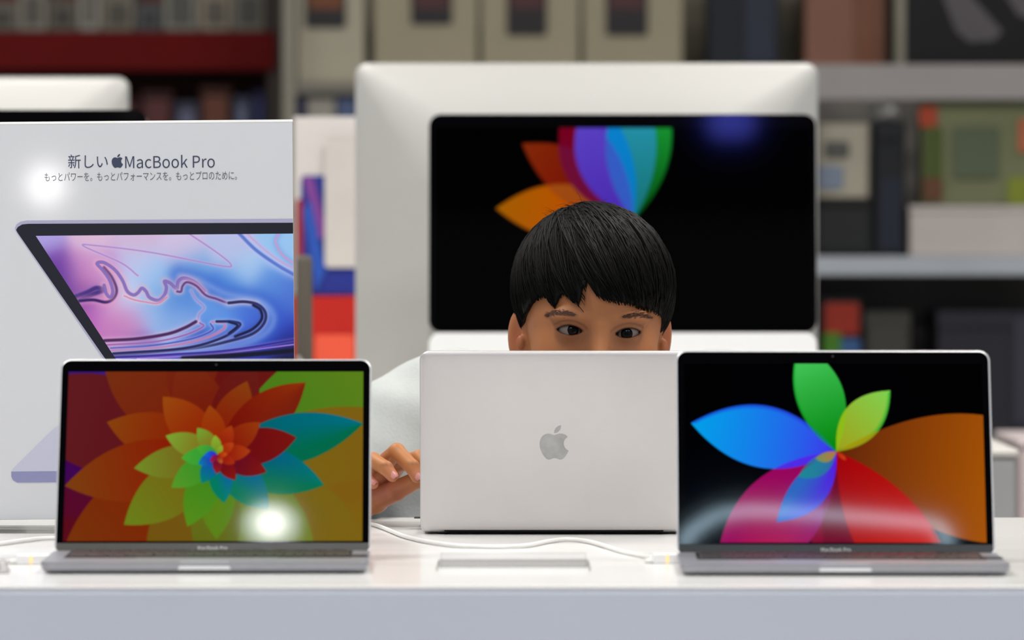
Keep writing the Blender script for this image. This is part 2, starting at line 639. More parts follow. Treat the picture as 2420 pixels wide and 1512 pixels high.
def art_fluid():
    a = Art(250, 1925, 205, 1022, 430, 212)
    a.field([(300, 230, (170, 160, 225)), (600, 240, (215, 185, 215)), (900, 230, (205, 180, 215)), (1200, 300, (205, 190, 225)),
             (1500, 300, (180, 190, 230)), (1850, 300, (150, 195, 240)), (1600, 450, (165, 200, 240)), (350, 400, (110, 60, 160)),
             (450, 480, (80, 45, 150)), (550, 400, (200, 140, 200)), (560, 480, (215, 140, 190)), (700, 420, (190, 150, 210)),
             (900, 400, (185, 195, 235)), (1000, 480, (160, 195, 240)), (1250, 430, (110, 165, 225)), (1500, 540, (70, 130, 215)),
             (1750, 560, (90, 140, 220)), (1850, 650, (75, 115, 210)), (600, 700, (180, 95, 185)), (700, 650, (215, 160, 205)),
             (850, 760, (200, 140, 195)), (750, 840, (190, 120, 185)), (1000, 700, (150, 185, 235)), (1150, 650, (75, 130, 215)),
             (1150, 760, (140, 175, 230)), (1450, 700, (85, 140, 225)), (1600, 740, (70, 110, 215)), (1450, 660, (110, 160, 230)),
             (1850, 850, (38, 50, 165)), (1700, 920, (40, 55, 175)), (1300, 960, (55, 80, 190)), (900, 990, (70, 60, 170)),
             (560, 600, (110, 60, 150)), (1500, 990, (45, 50, 160)), (1880, 985, (20, 22, 60)), (1800, 760, (60, 90, 205)),
             (860, 600, (190, 205, 240)), (1050, 570, (120, 170, 225))], sig=75)

    def stroke(pts, w, core, halo=(245, 215, 225), hw=2.2, alpha=.95, taper=False, inner=None):
        q = catmull(pts, 8)
        D, S = a.dist(q)
        a.blend(np.exp(-(D / (w * hw)) ** 2), halo, .6 * alpha)
        a.blend(np.exp(-(D / w) ** 4), core, alpha)
        if inner is not None:
            a.blend(np.exp(-(D / (w * .4)) ** 2), inner, .8)

    # soft dark shoulder under the long blue arm
    D, S = a.dist(catmull([(1180, 470), (1300, 500), (1480, 590), (1700, 640), (1790, 740), (1740, 850), (1560, 930), (1200, 985)], 8), 160)
    a.blend(np.exp(-(D / 70) ** 2), (48, 92, 200), .7)
    a.blend(np.exp(-(D / 26) ** 2), (150, 180, 235), .45)
    stroke([(910, 470), (800, 385), (560, 275), (640, 272), (1000, 320), (1450, 410), (1515, 402), (1420, 320), (1245, 200)], 5, (165, 135, 205), (215, 185, 220), 2)
    stroke([(1560, 190), (1680, 310), (1820, 410), (1930, 475)], 12, (85, 115, 205), (195, 190, 235), 2.4)
    stroke([(1610, 190), (1720, 295), (1830, 380), (1930, 435)], 7, (195, 165, 215), (190, 190, 235), 2)
    stroke([(1835, 190), (1808, 260), (1850, 340), (1930, 405)], 8, (190, 155, 210), (120, 160, 225), 3)
    stroke([(500, 605), (580, 575), (640, 548), (690, 560), (650, 575), (560, 610), (525, 630)], 16, (62, 42, 120), (150, 110, 190), 1.6)
    stroke([(530, 630), (620, 625), (700, 640), (750, 615), (770, 560), (740, 480), (690, 415)], 11, (60, 36, 110), (225, 150, 190), 2.6, inner=(40, 20, 80))
    stroke([(690, 530), (700, 575), (720, 605), (738, 600), (745, 560), (722, 490), (680, 430), (645, 388), (690, 383), (760, 430), (810, 500), (840, 570),
            (880, 595), (910, 580), (935, 552), (962, 572), (985, 612), (1040, 632), (1080, 600), (1095, 550), (1083, 508), (1120, 520),
            (1162, 556), (1172, 510), (1210, 488), (1280, 515), (1340, 575)], 11, (112, 88, 170), (238, 175, 195), 2.4, inner=(140, 125, 205))
    stroke([(1165, 575), (1190, 575), (1200, 540), (1230, 515), (1290, 540), (1350, 600), (1420, 625), (1500, 652), (1600, 645), (1680, 660)],
           8, (95, 60, 130), (245, 190, 195), 2.6)
    stroke([(820, 600), (880, 625), (950, 640), (1040, 650), (1100, 610)], 5, (205, 130, 165), (240, 205, 215), 2.4)
    stroke([(1255, 570), (1285, 625), (1340, 680), (1305, 725), (1298, 772)], 6, (150, 140, 205), (215, 200, 230), 2.2)
    stroke([(1500, 652), (1600, 645), (1690, 665), (1738, 720), (1725, 790), (1650, 855), (1500, 900), (1300, 940), (1000, 968), (740, 990)],
           10, (35, 35, 85), (190, 205, 240), 2.6)
    stroke([(1660, 668), (1705, 700), (1712, 760), (1650, 825), (1540, 870)], 9, (18, 20, 60), (40, 60, 150), 1.7)
    stroke([(690, 890), (900, 880), (1100, 850), (1210, 812), (1285, 772)], 11, (62, 28, 82), (235, 190, 215), 2.1)
    stroke([(705, 918), (1000, 902), (1200, 862), (1330, 806), (1310, 780)], 6, (150, 95, 170), (225, 200, 230), 2.1)
    stroke([(730, 940), (1000, 925), (1250, 885), (1390, 830), (1380, 785)], 6, (70, 80, 180), (190, 205, 240), 2.1)
    stroke([(735, 955), (1050, 938), (1320, 888), (1460, 825), (1465, 785), (1390, 775)], 7, (185, 120, 170), (225, 195, 225), 1.8)
    stroke([(745, 975), (1200, 945), (1450, 880), (1570, 800), (1530, 775), (1420, 772)], 9, (30, 28, 82), (170, 190, 235), 2.1)
    stroke([(1500, 775), (1555, 800), (1500, 850)], 8, (20, 22, 62), (60, 80, 170), 1.6)
    stroke([(750, 1000), (1100, 985), (1500, 960), (1930, 895)], 7, (52, 38, 140), (140, 130, 220), 2)
    stroke([(900, 1010), (1400, 985), (1930, 925)], 5, (160, 120, 215), (70, 60, 170), 2)
    stroke([(1200, 1012), (1600, 990), (1930, 965)], 16, (14, 14, 38), (40, 40, 110), 1.3)
    return a


# ------------------------------------------------------------------ room shell
M['wall'] = mat('grey_wall', (0.42, 0.41, 0.39), 0.7, noise=0.05, nscale=1.5)
M['floor'] = mat('grey_floor', (0.32, 0.31, 0.30), 0.35, noise=0.1, nscale=2)
M['ceiling'] = mat('ceiling_paint', (0.30, 0.30, 0.30), 0.8, noise=0.03, nscale=2)


def box_mesh(x0, x1, y0, y1, z0, z1):
    V = [(x, y, z) for z in (z0, z1) for y in (y0, y1) for x in (x0, x1)]
    return V, [(0, 2, 3, 1), (4, 5, 7, 6), (0, 1, 5, 4), (2, 6, 7, 3), (0, 4, 6, 2), (1, 3, 7, 5)]


WALLY = CAMY + 12.4
struct(mk('floor', *box_mesh(-6, 6, -7, WALLY + .1, -0.1, 0), M['floor']))
struct(mk('wall_back', *box_mesh(-6, 6, WALLY, WALLY + .1, 0, CEIL), M['wall']))
struct(mk('ceiling', *box_mesh(-6, 6, -7, WALLY + .1, CEIL, CEIL + .1), M['ceiling']))

# ceiling fixtures that carry the area lights
M['fixture'] = mat('white_fixture', (0.8, 0.8, 0.8), 0.5)
M['diffuser'] = mat('lit_diffuser', (0.9, 0.9, 0.9), 0.5, emit=(1, 0.97, 0.93), estr=3.0)
corner = ['front left', 'front right']
places = ['above the table on the left', 'above the table on the right', 'left of the camera', 'right of the camera',
          'above the rear computers on the left', 'above the rear computers on the right', 'near the left shelf', 'near the right shelf']
for (x, y, sx, sy, w), pl in zip(PANELS, places):
    t = thing('ceiling_panel', 'rectangular white ceiling light panel ' + pl, 'ceiling light', (x, y, CEIL), group='ceiling light panels')
    fr = []
    for (a, b, c, d) in ((-sx / 2, sx / 2, -sy / 2, -sy / 2 + .03), (-sx / 2, sx / 2, sy / 2 - .03, sy / 2),
                         (-sx / 2, -sx / 2 + .03, -sy / 2 + .03, sy / 2 - .03), (sx / 2 - .03, sx / 2, -sy / 2 + .03, sy / 2 - .03)):
        fr.append(box_mesh(a, b, c, d, -.07, 0))
    mk('frame', *merge(fr), M['fixture'], t)
    mk('diffuser', *box_mesh(-sx / 2 + .03, sx / 2 - .03, -sy / 2 + .03, sy / 2 - .03, -.06, -.04), M['diffuser'], t)

# ------------------------------------------------------------------ front display table
YB = 5.963 + CAMY                 # rear edge
YS = 5.36 + CAMY                  # joint between the two top panels
TXL, TXR = -1.35, 1.35
tab = thing('display_table', 'long white glossy display table in the foreground', 'table', (0, 0, 0))


def panel(name, x0, x1, y0, y1, z0, z1, m, par, b=.003, r=.006):
    V, Fc = slab(x1 - x0, y1 - y0, z1 - z0, r, b, 3)
    return mk(name, V, Fc, m, par, loc=((x0 + x1) / 2, (y0 + y1) / 2, z0))


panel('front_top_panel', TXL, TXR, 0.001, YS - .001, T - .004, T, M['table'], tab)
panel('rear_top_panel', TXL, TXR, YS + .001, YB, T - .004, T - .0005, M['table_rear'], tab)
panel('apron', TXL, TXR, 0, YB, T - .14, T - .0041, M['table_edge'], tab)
for x in (TXL + .06, TXR - .06):
    for y in (.08, YB - .08):
        panel('leg', x - .05, x + .05, y - .05, y + .05, 0, T - .141, M['table_edge'], tab)


# ------------------------------------------------------------------ laptops
def key_rows(W):
    """(x centre, y from the rear of the keyboard, width, depth) in mm"""
    pitch = 19.0
    rows = []
    n = 14
    tot = n * pitch
    for r in range(6):
        dep = 9.5 if r == 0 else 16.6
        y = 4.8 if r == 0 else 10.2 + pitch * .92 * (r - .5)
        if r < 5:
            off = [0, 0, 4.5, 7, 0][r]
            x = -tot / 2
            ws = [pitch] * n
            if r in (2, 3, 4):
                extra = {2: 9, 3: 14, 4: 24}[r]
                ws = [pitch + extra] + [pitch] * (n - 3) + [pitch * 2 - extra]
            for w in ws:
                rows.append((x + w / 2, y, w - 2.4, dep))
                x += w
        else:
            x = -tot / 2
            for w in (pitch, pitch, pitch, pitch * 1.3, pitch * 5.1, pitch * 1.3, pitch, pitch * 1.1, pitch * 1.1, pitch * 1.1):
                rows.append((x + w / 2, y, w - 2.4, dep))
                x += w
    return rows, tot


def laptop(label, W, D, lean, x, y, rz, m, art=None, keys=True, chin=None, rim=None, logo=None, letters=True, BK=30.0, pz=.0068):
    mm = 0.001
    t = thing('laptop', label, 'laptop', (x, y, T), (0, 0, rz))
    # everything below: user at -y, front edge at y = 0
    # the base ends BK short of the lid, which drops behind it
    V, Fc = loft(W * mm, (D - BK) * mm, .0105, [(.008, .0012), (.0045, .0016), (.0018, .0032), (.0005, .0056), (0, .0085), (0, .0104), (.0004, .0110)], 8)
    base = mk('base', V, Fc, m, t, loc=(0, (D - BK) * mm / 2, 0))
    fV, fF = lathe([(.0055, 0), (.006, .0004), (.006, .0013)], 16)
    fm = None
    for sx in (-1, 1):
        for sy in (.1, .9):
            f = mk('rubber_foot', fV, fF, M['black_plastic'], t, loc=(sx * (W / 2 - 24) * mm, D * mm * sy, 0))
    # thumb notch in the front edge, its highlight put into a pale metal
    nw = .0245 if W > 290 else .022
    prof = [(-.00015, .0042), (-.0002, .0060), (.0009, .0092), (.0028, .01125)]
    nv = [(sx * nw * (1 - .03 * k), py_, pz_) for k, (py_, pz_) in enumerate(prof) for sx in (-1, 1)]
    mk('thumb_notch', nv, [(2 * k, 2 * k + 1, 2 * k + 3, 2 * k + 2) for k in range(3)], M['alu_lit'], t, True)
    # trackpad
    V, Fc = slab(.134 * W / 304, .060 * D / 212, .0003, .004, .0001)
    mk('trackpad', V, Fc, m, t, loc=(0, (.0485) * D / 212 - .010, .01095))
    # keyboard
    rows, tot = key_rows(W)
    kw = tot * mm * (W / 304) if W > 290 else tot * mm * .985
    sc = kw / (tot * mm)
    ky = (D - BK) * mm - .009
    V, Fc = slab(kw + .004, .106, .0004, .003, .0001)
    kb = mk('keyboard', V, Fc, M['black_plastic'], t, loc=(0, ky - .053, .0109))
    cache = {}
    joined = []
    for kx, kyy, w, d in rows:
        kk = (round(w, 1), d)
        if kk not in cache:
            V, Fc = loft(w * mm * sc, d * mm, .0018, [(0, 0), (0, .0009), (.0005, .0013)], 3)
            if keys:
                me = bpy.data.meshes.new('key')
                me.from_pydata(V, [], Fc)
                me.materials.append(M['key'])
                cache[kk] = me
            else:
                cache[kk] = (V, Fc)
        if keys:
            link('key', cache[kk], kb, (kx * mm * sc, .053 - kyy * mm, .0004))
        else:
            V, Fc = cache[kk]
            joined.append(([(a + kx * mm * sc, b + .053 - kyy * mm, c + .0004) for a, b, c in V], Fc))
    if joined:
        mk('keys', *merge(joined), M['key'], kb)
    # speaker grilles beside the keys
    # hinge
    V, Fc = tube([(-W * mm * .41, 0, 0), (W * mm * .41, 0, 0)], .0034, 14)
    mk('hinge', V, Fc, M['black_plastic'], t, True, loc=(0, (D - BK) * mm + .0018, pz + .0007))
    # lid: pivot on the hinge, local z up the lid, front face at -y
    L = (D - 3.0) * mm
    V, Fc = loft(W * mm, L, .0105, [(.075, -.0040), (.050, -.0038), (.034, -.0035), (.022, -.0032), (.012, -.0029), (.0050, -.0026), (.0015, -.0021), (.0003, -.0012), (0, 0), (0, .0016), (.0005, .0021)], 8)
    lid = mk('lid', [(a, -c, b + L / 2) for a, b, c in V], Fc, m, t, loc=(0, (D - BK) * mm + .0062, pz), rot=(-lean, 0, 0))
    for p in lid.data.polygons:
        p.use_smooth = len(p.vertices) == 4
    if rim:
        # chamfered rim running round the display, top light painted as pale metal
        ring = []
        o = rr(W * mm + .0001, L + .0001, .0106, 8)
        i = rr(W * mm - .0030, L - .0030, .0092, 8)
        n = len(o)
        rv = [(a, -.0018, b + L / 2) for a, b in o] + [(a, -.00228, b + L / 2) for a, b in i] + [(a, .0008, b + L / 2) for a, b in o]
        rf = [(k, (k + 1) % n, n + (k + 1) % n, n + k) for k in range(n)] + [(2 * n + k, 2 * n + (k + 1) % n, (k + 1) % n, k) for k in range(n)]
        mk('lid_rim', rv, rf, rim, lid, True)
    ch = .0112
    gw = W * mm - .0034
    # black glass from the top of the chin to the top edge, rounded at the top
    def glass(name, z0, z1, mm_, y0=-.0022, th=.00035, rt=.009, rb=.0006):
        nn = 6
        pts = []
        w, h = gw, z1 - z0
        for cx, cz, a0, r in ((w / 2 - rt, h - rt, 0, rt), (-w / 2 + rt, h - rt, PI / 2, rt), (-w / 2 + rb, rb, PI, rb), (w / 2 - rb, rb, 1.5 * PI, rb)):
            for k in range(nn + 1):
                a = a0 + k / nn * PI / 2
                pts.append((cx + r * math.cos(a), z0 + cz + r * math.sin(a)))
        n = len(pts)
        v = [(a, y0 - th, b) for a, b in pts] + [(a, y0, b) for a, b in pts]
        f = [tuple(range(n)), tuple(range(2 * n - 1, n - 1, -1))] + [(k, n + k, n + (k + 1) % n, (k + 1) % n) for k in range(n)]
        return mk(name, v, f, mm_, lid)
    glass('bezel', ch, L - .0017, M['black_glass'])
    glass('chin', .0017, ch - .0002, chin or M['chin_dark'], rt=.0006, rb=.006)
    if letters:
        V, Fc = fit_text('MacBook Pro', -.0142, .0142, .0060)
        mk('lettering', [(a, -.0026, b) for a, b, c in V], Fc, M['letter_grey'], lid)
    sw, sh = .0945 * W / 100 / 2 * .001 * 10, None
    z0, z1 = .062 * L, .934 * L
    hw = W * mm * .4735
    if art:
        V, Fc, col = art.mesh(lambda X: (X - art.x0) / (art.x1 - art.x0) * 2 * hw - hw, lambda Y: z1 - (Y - art.y0) / (art.y1 - art.y0) * (z1 - z0))
        V[:, 1] = -.0027
        mk('display', V, Fc, M['screen'], lid, colors=col)
    else:
        mk('display', [(-hw, -.0027, z0), (hw, -.0027, z0), (hw, -.0027, z1), (-hw, -.0027, z1)], [(0, 1, 2, 3)], M['screen_white'], lid)
    V, Fc = lathe([(.0012, 0), (.0012, .00006)], 12)
    mk('webcam', [(a, -.0026 - c, b + L - .0062) for a, b, c in V], Fc, M['black_plastic'], lid)
    Y_LOGO = .00405
    if logo:
        V, Fc = logo_shape(logo, .00012)
        mk('logo', [(-a, Y_LOGO - b, c + L * .497) for a, b, c in V], Fc, M['logo_grey'], lid)
    return t, lid


M['screen_white'] = mat('lit_white_screen', (0, 0, 0), 0.05, spec=.12, emit=(.75, .78, .85), estr=.6)

# left laptop
pl = PT(483, 1356)
LEFT, LEFT_LID = laptop('open dark grey laptop showing a many-petalled rainbow flower, leftmost on the table', 304, 212, math.radians(28.0),
                        pl[0], pl[1], math.radians(.9), M['alu_grey'], art_flower(), True, M['chin_glass'], M['alu_lit'])
pr = PT(1998, 1361)
RIGHT, RIGHT_LID = laptop('open dark grey laptop showing a few large colourful petals on black, rightmost on the table', 304, 212, math.radians(21.5),
                          pr[0], pr[1], math.radians(-.8), M['alu_grey'], art_petals(), True, M['chin_dark'], M['alu_lit'])
# middle laptop faces the boy; its front edge (user side) is the far one
pm = PT(1309, 1262)
MID, MID_LID = laptop('silver laptop seen from behind in front of the boy, grey fruit emblem on its lid', 280.5, 196.5, math.radians(12.5),
                      pm[0], pm[1] + .1965, PI, M['alu_silver'], None, False, None, None, .0372, False, 8.0, .0042)

# ------------------------------------------------------------------ cables, plugs, acrylic block
pts = [(-80, 1292), (0, 1284), (60, 1276), (128, 1271), (300, 1274), (560, 1274), (740, 1258), (812, 1240), (878, 1238), (960, 1268), (1040, 1284),
       (1120, 1291), (1230, 1290), (1300, 1278), (1345, 1274), (1400, 1281), (1470, 1303), (1545, 1318)]
R = .0021
cp = catmull([PT(a, b, T + R) for a, b in pts], 8)
wc = mk('charging_cable', *tube(cp, R, 10), M['cable'], None, True)
tag(wc, 'white charging cable winding along the table behind the laptops', 'cable')


def plug(col0, col1, row, label, right=True):
    a, b = PT(col0, row), PT(col1, row)
    w = b[0] - a[0]
    t = thing('charging_plug', label, 'plug', ((a[0] + b[0]) / 2, a[1], T), group='white plugs with amber lights')
    V, Fc = loft(w, .011, .002, [(.001, 0), (0, .001), (0, .0085), (.001, .0095)], 4)
    mk('plug_body', V, Fc, M['plug'], t)
    V, Fc = slab(.0022, .0006, .0078, .0002, .0001)
    mk('indicator_light', V, Fc, M['amber'], t, loc=(w * .04 if right else -w * .08, -.0058, .0009))
    V, Fc = tube([(-w / 2 - .008, 0, .0021), (-w / 2 + .002, 0, .003)], [.0021, .0030], 10)
    mk('strain_relief', V, Fc, M['cable'], t, True)
    return t


plug(1543, 1606, 1331, 'white plug with an amber light at the left side of the rightmost laptop')
plug(40, 122, 1333, 'white plug with an amber light beside the leftmost laptop', False)
# small metal lock at the left picture edge
pk = PT(6, 1354)
lk = thing('cable_lock', 'small silver lock cylinder at the far left end of the table', 'lock', (pk[0], pk[1], T))
V, Fc = lathe([(.006, 0), (.0068, .0008), (.0068, .004), (.0052, .005), (.0052, .011), (.0045, .012)], 20)
mk('lock_barrel', V, Fc, M['alu_silver'], lk, True)
V, Fc = lathe([(.003, 0), (.003, .0006)], 16)
mk('key_slot', V, Fc, M['black_plastic'], lk, loc=(0, 0, .012))

a, b = PT(1031, 1350), PT(1396, 1350)
blk = thing('acrylic_stand', 'low clear acrylic block lying between the three laptops', 'display stand', ((a[0] + b[0]) / 2, a[1], T))
w = b[0] - a[0]
V, Fc = loft(w, .125, .003, [(.0008, 0), (0, .0008), (0, .0030), (.0005, .0034)], 4)
mk('base_plate', V, Fc, M['acrylic'], blk, loc=(0, .0625, .0))
V, Fc = loft(w - .006, .012, .0012, [(.0003, 0), (0, .0006), (0, .0065), (.0005, .007)], 4)
mk('front_lip', V, Fc, M['acrylic'], blk, loc=(0, .012, .0036))
V, Fc = loft(w - .006, .010, .0012, [(.0003, 0), (0, .0006), (0, .0065), (.0005, .007)], 4)
mk('rear_lip', V, Fc, M['acrylic'], blk, loc=(0, .112, .0036))

# ------------------------------------------------------------------ printed sign
ZS = 5.66
SS = F / ZS
base = PT(341, 1258)
SC = P(341, 1225, ZS)
sign = thing('product_sign', 'tall white printed sign with a colourful laptop picture behind the leftmost laptop', 'sign',
             (SC[0], ZS + CAMY, T))
SB = SC[2] - T                                   # lower edge of the board above the table
LEAN = math.radians(1.5)
brd = bpy.data.objects


def sx(px):
    return (px - 341) / SS


def sz(py):
    return (1225 - py) / SS


bw, bh = 716 / SS, (1225 - 285) / SS
V, Fc = loft(bw, bh, .0012, [(.0004, -.0030), (0, -.0026), (0, .0026), (.0004, .0030)], 3)
board = mk('board', [(a, -c, b + bh / 2) for a, b, c in V], Fc, M['sign_white'], sign, loc=(0, 0, SB), rot=(-LEAN, -math.radians(.5), 0))
# clear edge strip along the top
V, Fc = loft(bw + .001, .0064, .0006, [(.0002, 0), (0, .0003), (0, .0022), (.0002, .0026)], 3)
mk('top_edge', V, Fc, M['sign_edge'], board, loc=(0, 0, bh - .0024))
yf = -.0032


def flat(name, poly, m, y=yf, colors=None):
    from mathutils.geometry import tessellate_polygon
    tr = tessellate_polygon([[Vector((a, b, 0)) for a, b in poly]])
    return mk(name, [(a, y, b) for a, b in poly], [tuple(t) for t in tr], m, board, colors=colors)


V, Fc = fit_text('新しい', sx(168), sx(262), sz(396), sz(363))
mk('headline_lettering', [(a, yf, b) for a, b, c in V], Fc, M['ink'], board)
V, Fc = fit_text('MacBook Pro', sx(303), sx(515), sz(397), sz(366))
mk('headline_lettering', [(a, yf, b) for a, b, c in V], Fc, M['ink'], board)
V, Fc = logo_shape(33 / SS, .00002)
mk('logo', [(a + sx(284.5), b + yf, c + sz(379)) for a, b, c in V], Fc, M['ink'], board)
V, Fc = fit_text('もっとパワーを。もっとパフォーマンスを。もっとプロのために。', sx(112), sx(567), sz(426), sz(405))
mk('tagline_lettering', [(a, yf, b) for a, b, c in V], Fc, M['ink_grey'], board)

# pictured laptop: silver edge, dark frame, fluid wallpaper, base
M['pr_silver'] = mat('print_silver', srgb(165, 165, 195), .22, spec=.3)
M['pr_dark'] = mat('print_dark', srgb(30, 32, 42), .22, spec=.3)
M['pr_deck'] = mat('print_deck', srgb(186, 188, 206), .22, spec=.3)
M['pr_edge'] = mat('print_deck_edge', srgb(136, 138, 176), .22, spec=.3)


def C4(x, y):          # crop coordinates of the poster study to board metres
    return sx(x / 2.75), sz(480 + y / 2.75)


RIGHTX = 1922
flat('picture_lid_edge', [C4(*p) for p in [(RIGHTX, 108), (190, 105), (150, 112), (122, 130), (112, 155), (120, 178), (690, 1024), (860, 1250), (RIGHTX, 1250)]], M['pr_silver'], yf)
flat('picture_lid', [C4(*p) for p in [(RIGHTX, 134), (200, 126), (160, 130), (132, 146), (120, 165), (130, 184), (704, 1024), (865, 1245), (RIGHTX, 1245)]], M['pr_dark'], yf - .00005)
art = art_fluid()
V, Fc, col = art.mesh(lambda X: X, lambda Y: Y)
# slanted left border of the wallpaper
keepx = 248 + (V[:, 2] - 205) / (1022 - 205) * (770 - 248)
xs = keepx + (V[:, 0] - art.x0) / (art.x1 - art.x0) * (RIGHTX - keepx)
# sample colours at the true position so that the picture is not skewed
ix = np.clip(np.round((xs - art.x0) / (art.x1 - art.x0) * (art.nx - 1)).astype(int), 0, art.nx - 1)
iy = np.clip(np.round((V[:, 2] - art.y0) / (art.y1 - art.y0) * (art.ny - 1)).astype(int), 0, art.ny - 1)
fxp = np.clip((xs - art.x0) / (art.x1 - art.x0) * (art.nx - 1), 0, art.nx - 1.001)
i0 = fxp.astype(int)
fr = (fxp - i0)[:, None]
cim = col.reshape(art.ny, art.nx, 3)
col = cim[iy, i0] * (1 - fr) + cim[iy, np.minimum(i0 + 1, art.nx - 1)] * fr
W2 = np.stack([(xs / 2.75 - 341) / SS, np.full(len(V), yf - .0001), (1225 - (480 + V[:, 2] / 2.75)) / SS], -1)
mk('picture_wallpaper', W2, Fc, M['print'], board, colors=col)
flat('picture_deck', [(sx(a), sz(b)) for a, b in [(240, 930), (699, 930), (699, 1112), (28, 1112), (32, 1104), (128, 1012)]], M['pr_deck'], yf - .00005)
flat('picture_deck_edge', [(sx(a), sz(b)) for a, b in [(28, 1111), (699, 1111), (699, 1138), (42, 1137), (32, 1131), (28, 1123)]], M['pr_edge'], yf - .0001)
# clear holder
V, Fc = loft(bw + .01, .085, .004, [(.001, 0), (0, .001), (0, .0035), (.0008, .0042)], 4)
mk('holder_base', V, Fc, M['acrylic'], sign, loc=(0, .012, 0))
V, Fc = loft(bw + .004, .016, .002, [(.0005, 0), (0, .0008), (0, SB - .0058), (.0005, SB - .0050)], 4)
mk('holder_foot', V, Fc, M['acrylic'], sign, loc=(0, 0, .0044))

# ------------------------------------------------------------------ signed distance modelling
class Sdf:
    def __init__(s, lo, hi, h):
        s.lo, s.h = np.asarray(lo, float), h
        n = [int(math.ceil((b - a) / h)) + 1 for a, b in zip(lo, hi)]
        ax = [np.arange(k, dtype=np.float32) * h + a for k, a in zip(n, lo)]
        s.X, s.Y, s.Z = np.meshgrid(*ax, indexing='ij', sparse=True)
        s.v = None

    def ell(s, c, r, rz=0.0):
        x, y, z = s.X - c[0], s.Y - c[1], s.Z - c[2]
        if rz:
            ca, sa = math.cos(rz), math.sin(rz)
            x, y = x * ca + y * sa, -x * sa + y * ca
        k0 = np.sqrt((x / r[0]) ** 2 + (y / r[1]) ** 2 + (z / r[2]) ** 2)
        k1 = np.sqrt((x / r[0] ** 2) ** 2 + (y / r[1] ** 2) ** 2 + (z / r[2] ** 2) ** 2) + 1e-9
        return k0 * (k0 - 1) / k1

    def cone(s, a, b, ra, rb):
        a, b = np.asarray(a, float), np.asarray(b, float)
        d = b - a
        L2 = float(d @ d)
        t = np.clip(((s.X - a[0]) * d[0] + (s.Y - a[1]) * d[1] + (s.Z - a[2]) * d[2]) / L2, 0, 1)
        q = np.sqrt((s.X - a[0] - t * d[0]) ** 2 + (s.Y - a[1] - t * d[1]) ** 2 + (s.Z - a[2] - t * d[2]) ** 2)
        return q - (ra + (rb - ra) * t)

    def add(s, d, k=0.0):
        if s.v is None:
            s.v = np.array(np.broadcast_to(d, np.broadcast_shapes(s.X.shape, s.Y.shape, s.Z.shape)), dtype=np.float32)
        elif k <= 0:
            s.v = np.minimum(s.v, d)
        else:
            h = np.clip(0.5 + 0.5 * (s.v - d) / k, 0, 1)
            s.v = (s.v * (1 - h) + d * h - k * h * (1 - h)).astype(np.float32)

    def sub(s, d, k=0.0):
        if k <= 0:
            s.v = np.maximum(s.v, -d)
        else:
            h = np.clip(0.5 - 0.5 * (s.v + d) / k, 0, 1)
            s.v = (s.v * (1 - h) - d * h + k * h * (1 - h)).astype(np.float32)

    def mesh(s):
        v = s.v
        v[0], v[-1] = np.maximum(v[0], s.h), np.maximum(v[-1], s.h)
        v[:, 0], v[:, -1] = np.maximum(v[:, 0], s.h), np.maximum(v[:, -1], s.h)
        v[:, :, 0], v[:, :, -1] = np.maximum(v[:, :, 0], s.h), np.maximum(v[:, :, -1], s.h)
        ins = v < 0
        nx, ny, nz = v.shape
        cnt = np.zeros((nx - 1, ny - 1, nz - 1), np.int8)
        for i in (0, 1):
            for j in (0, 1):
                for k in (0, 1):
                    cnt += ins[i:nx - 1 + i, j:ny - 1 + j, k:nz - 1 + k]
        act = (cnt > 0) & (cnt < 8)
        ci = np.argwhere(act)
        idx = np.full(act.shape, -1, np.int64)
        idx[act] = np.arange(len(ci))
        acc = np.zeros((len(ci), 3))
        num = np.zeros(len(ci))
        cor = [(0, 0, 0), (1, 0, 0), (0, 1, 0), (1, 1, 0), (0, 0, 1), (1, 0, 1), (0, 1, 1), (1, 1, 1)]
        val = [v[ci[:, 0] + a, ci[:, 1] + b, ci[:, 2] + c].astype(float) for a, b, c in cor]
        for a in range(8):
            for bit in (1, 2, 4):
                b = a | bit
                if b == a:
                    continue
                va, vb = val[a], val[b]
                x = (va < 0) != (vb < 0)
                t = np.where(x, va / np.where(x, va - vb, 1), 0)
                p = np.asarray(cor[a]) + t[:, None] * (np.asarray(cor[b]) - np.asarray(cor[a]))
                acc += p * x[:, None]
                num += x
        V = s.lo + (ci + acc / num[:, None]) * s.h
        quads = []
        for axis in range(3):
            sl0 = [slice(None)] * 3
            sl1 = [slice(None)] * 3
            sl0[axis], sl1[axis] = slice(0, -1), slice(1, None)
            e = np.argwhere(ins[tuple(sl0)] != ins[tuple(sl1)])
            inner = ins[e[:, 0], e[:, 1], e[:, 2]]
            u, w = (axis + 1) % 3, (axis + 2) % 3
            du, dw = np.zeros(3, int), np.zeros(3, int)
            du[u], dw[w] = 1, 1
            q = []
            for o in (0 * du, du, du + dw, dw):
                c = e - o
                q.append(idx[c[:, 0], c[:, 1], c[:, 2]])
            q = np.stack(q, 1)
            q[~inner] = q[~inner][:, ::-1]
            quads.append(q)
        return V, np.concatenate(quads)


# ------------------------------------------------------------------ the boy
ZE = 5.74
E = P(1416.5, 788.5, ZE)
YAW, TILT, ROLL = math.radians(4.5), math.radians(15), math.radians(1.5)
HR = np.array((Matrix.Rotation(YAW, 3, 'Z') @ Matrix.Rotation(TILT, 3, 'X') @ Matrix.Rotation(ROLL, 3, 'Y')))
PIV = np.array([0, -68.0, 0])


def h2w(V):
    return E + ((np.asarray(V, float) - PIV) / 1000.0) @ HR.T


def w2h(V):
    return (np.asarray(V, float) - E) @ HR * 1000.0 + PIV


ax_x, ax_y, ax_z = HR.T @ np.array([1, 0, 0.0]), HR.T @ np.array([0, 1, 0.0]), HR.T @ np.array([0, 0, 1.0])

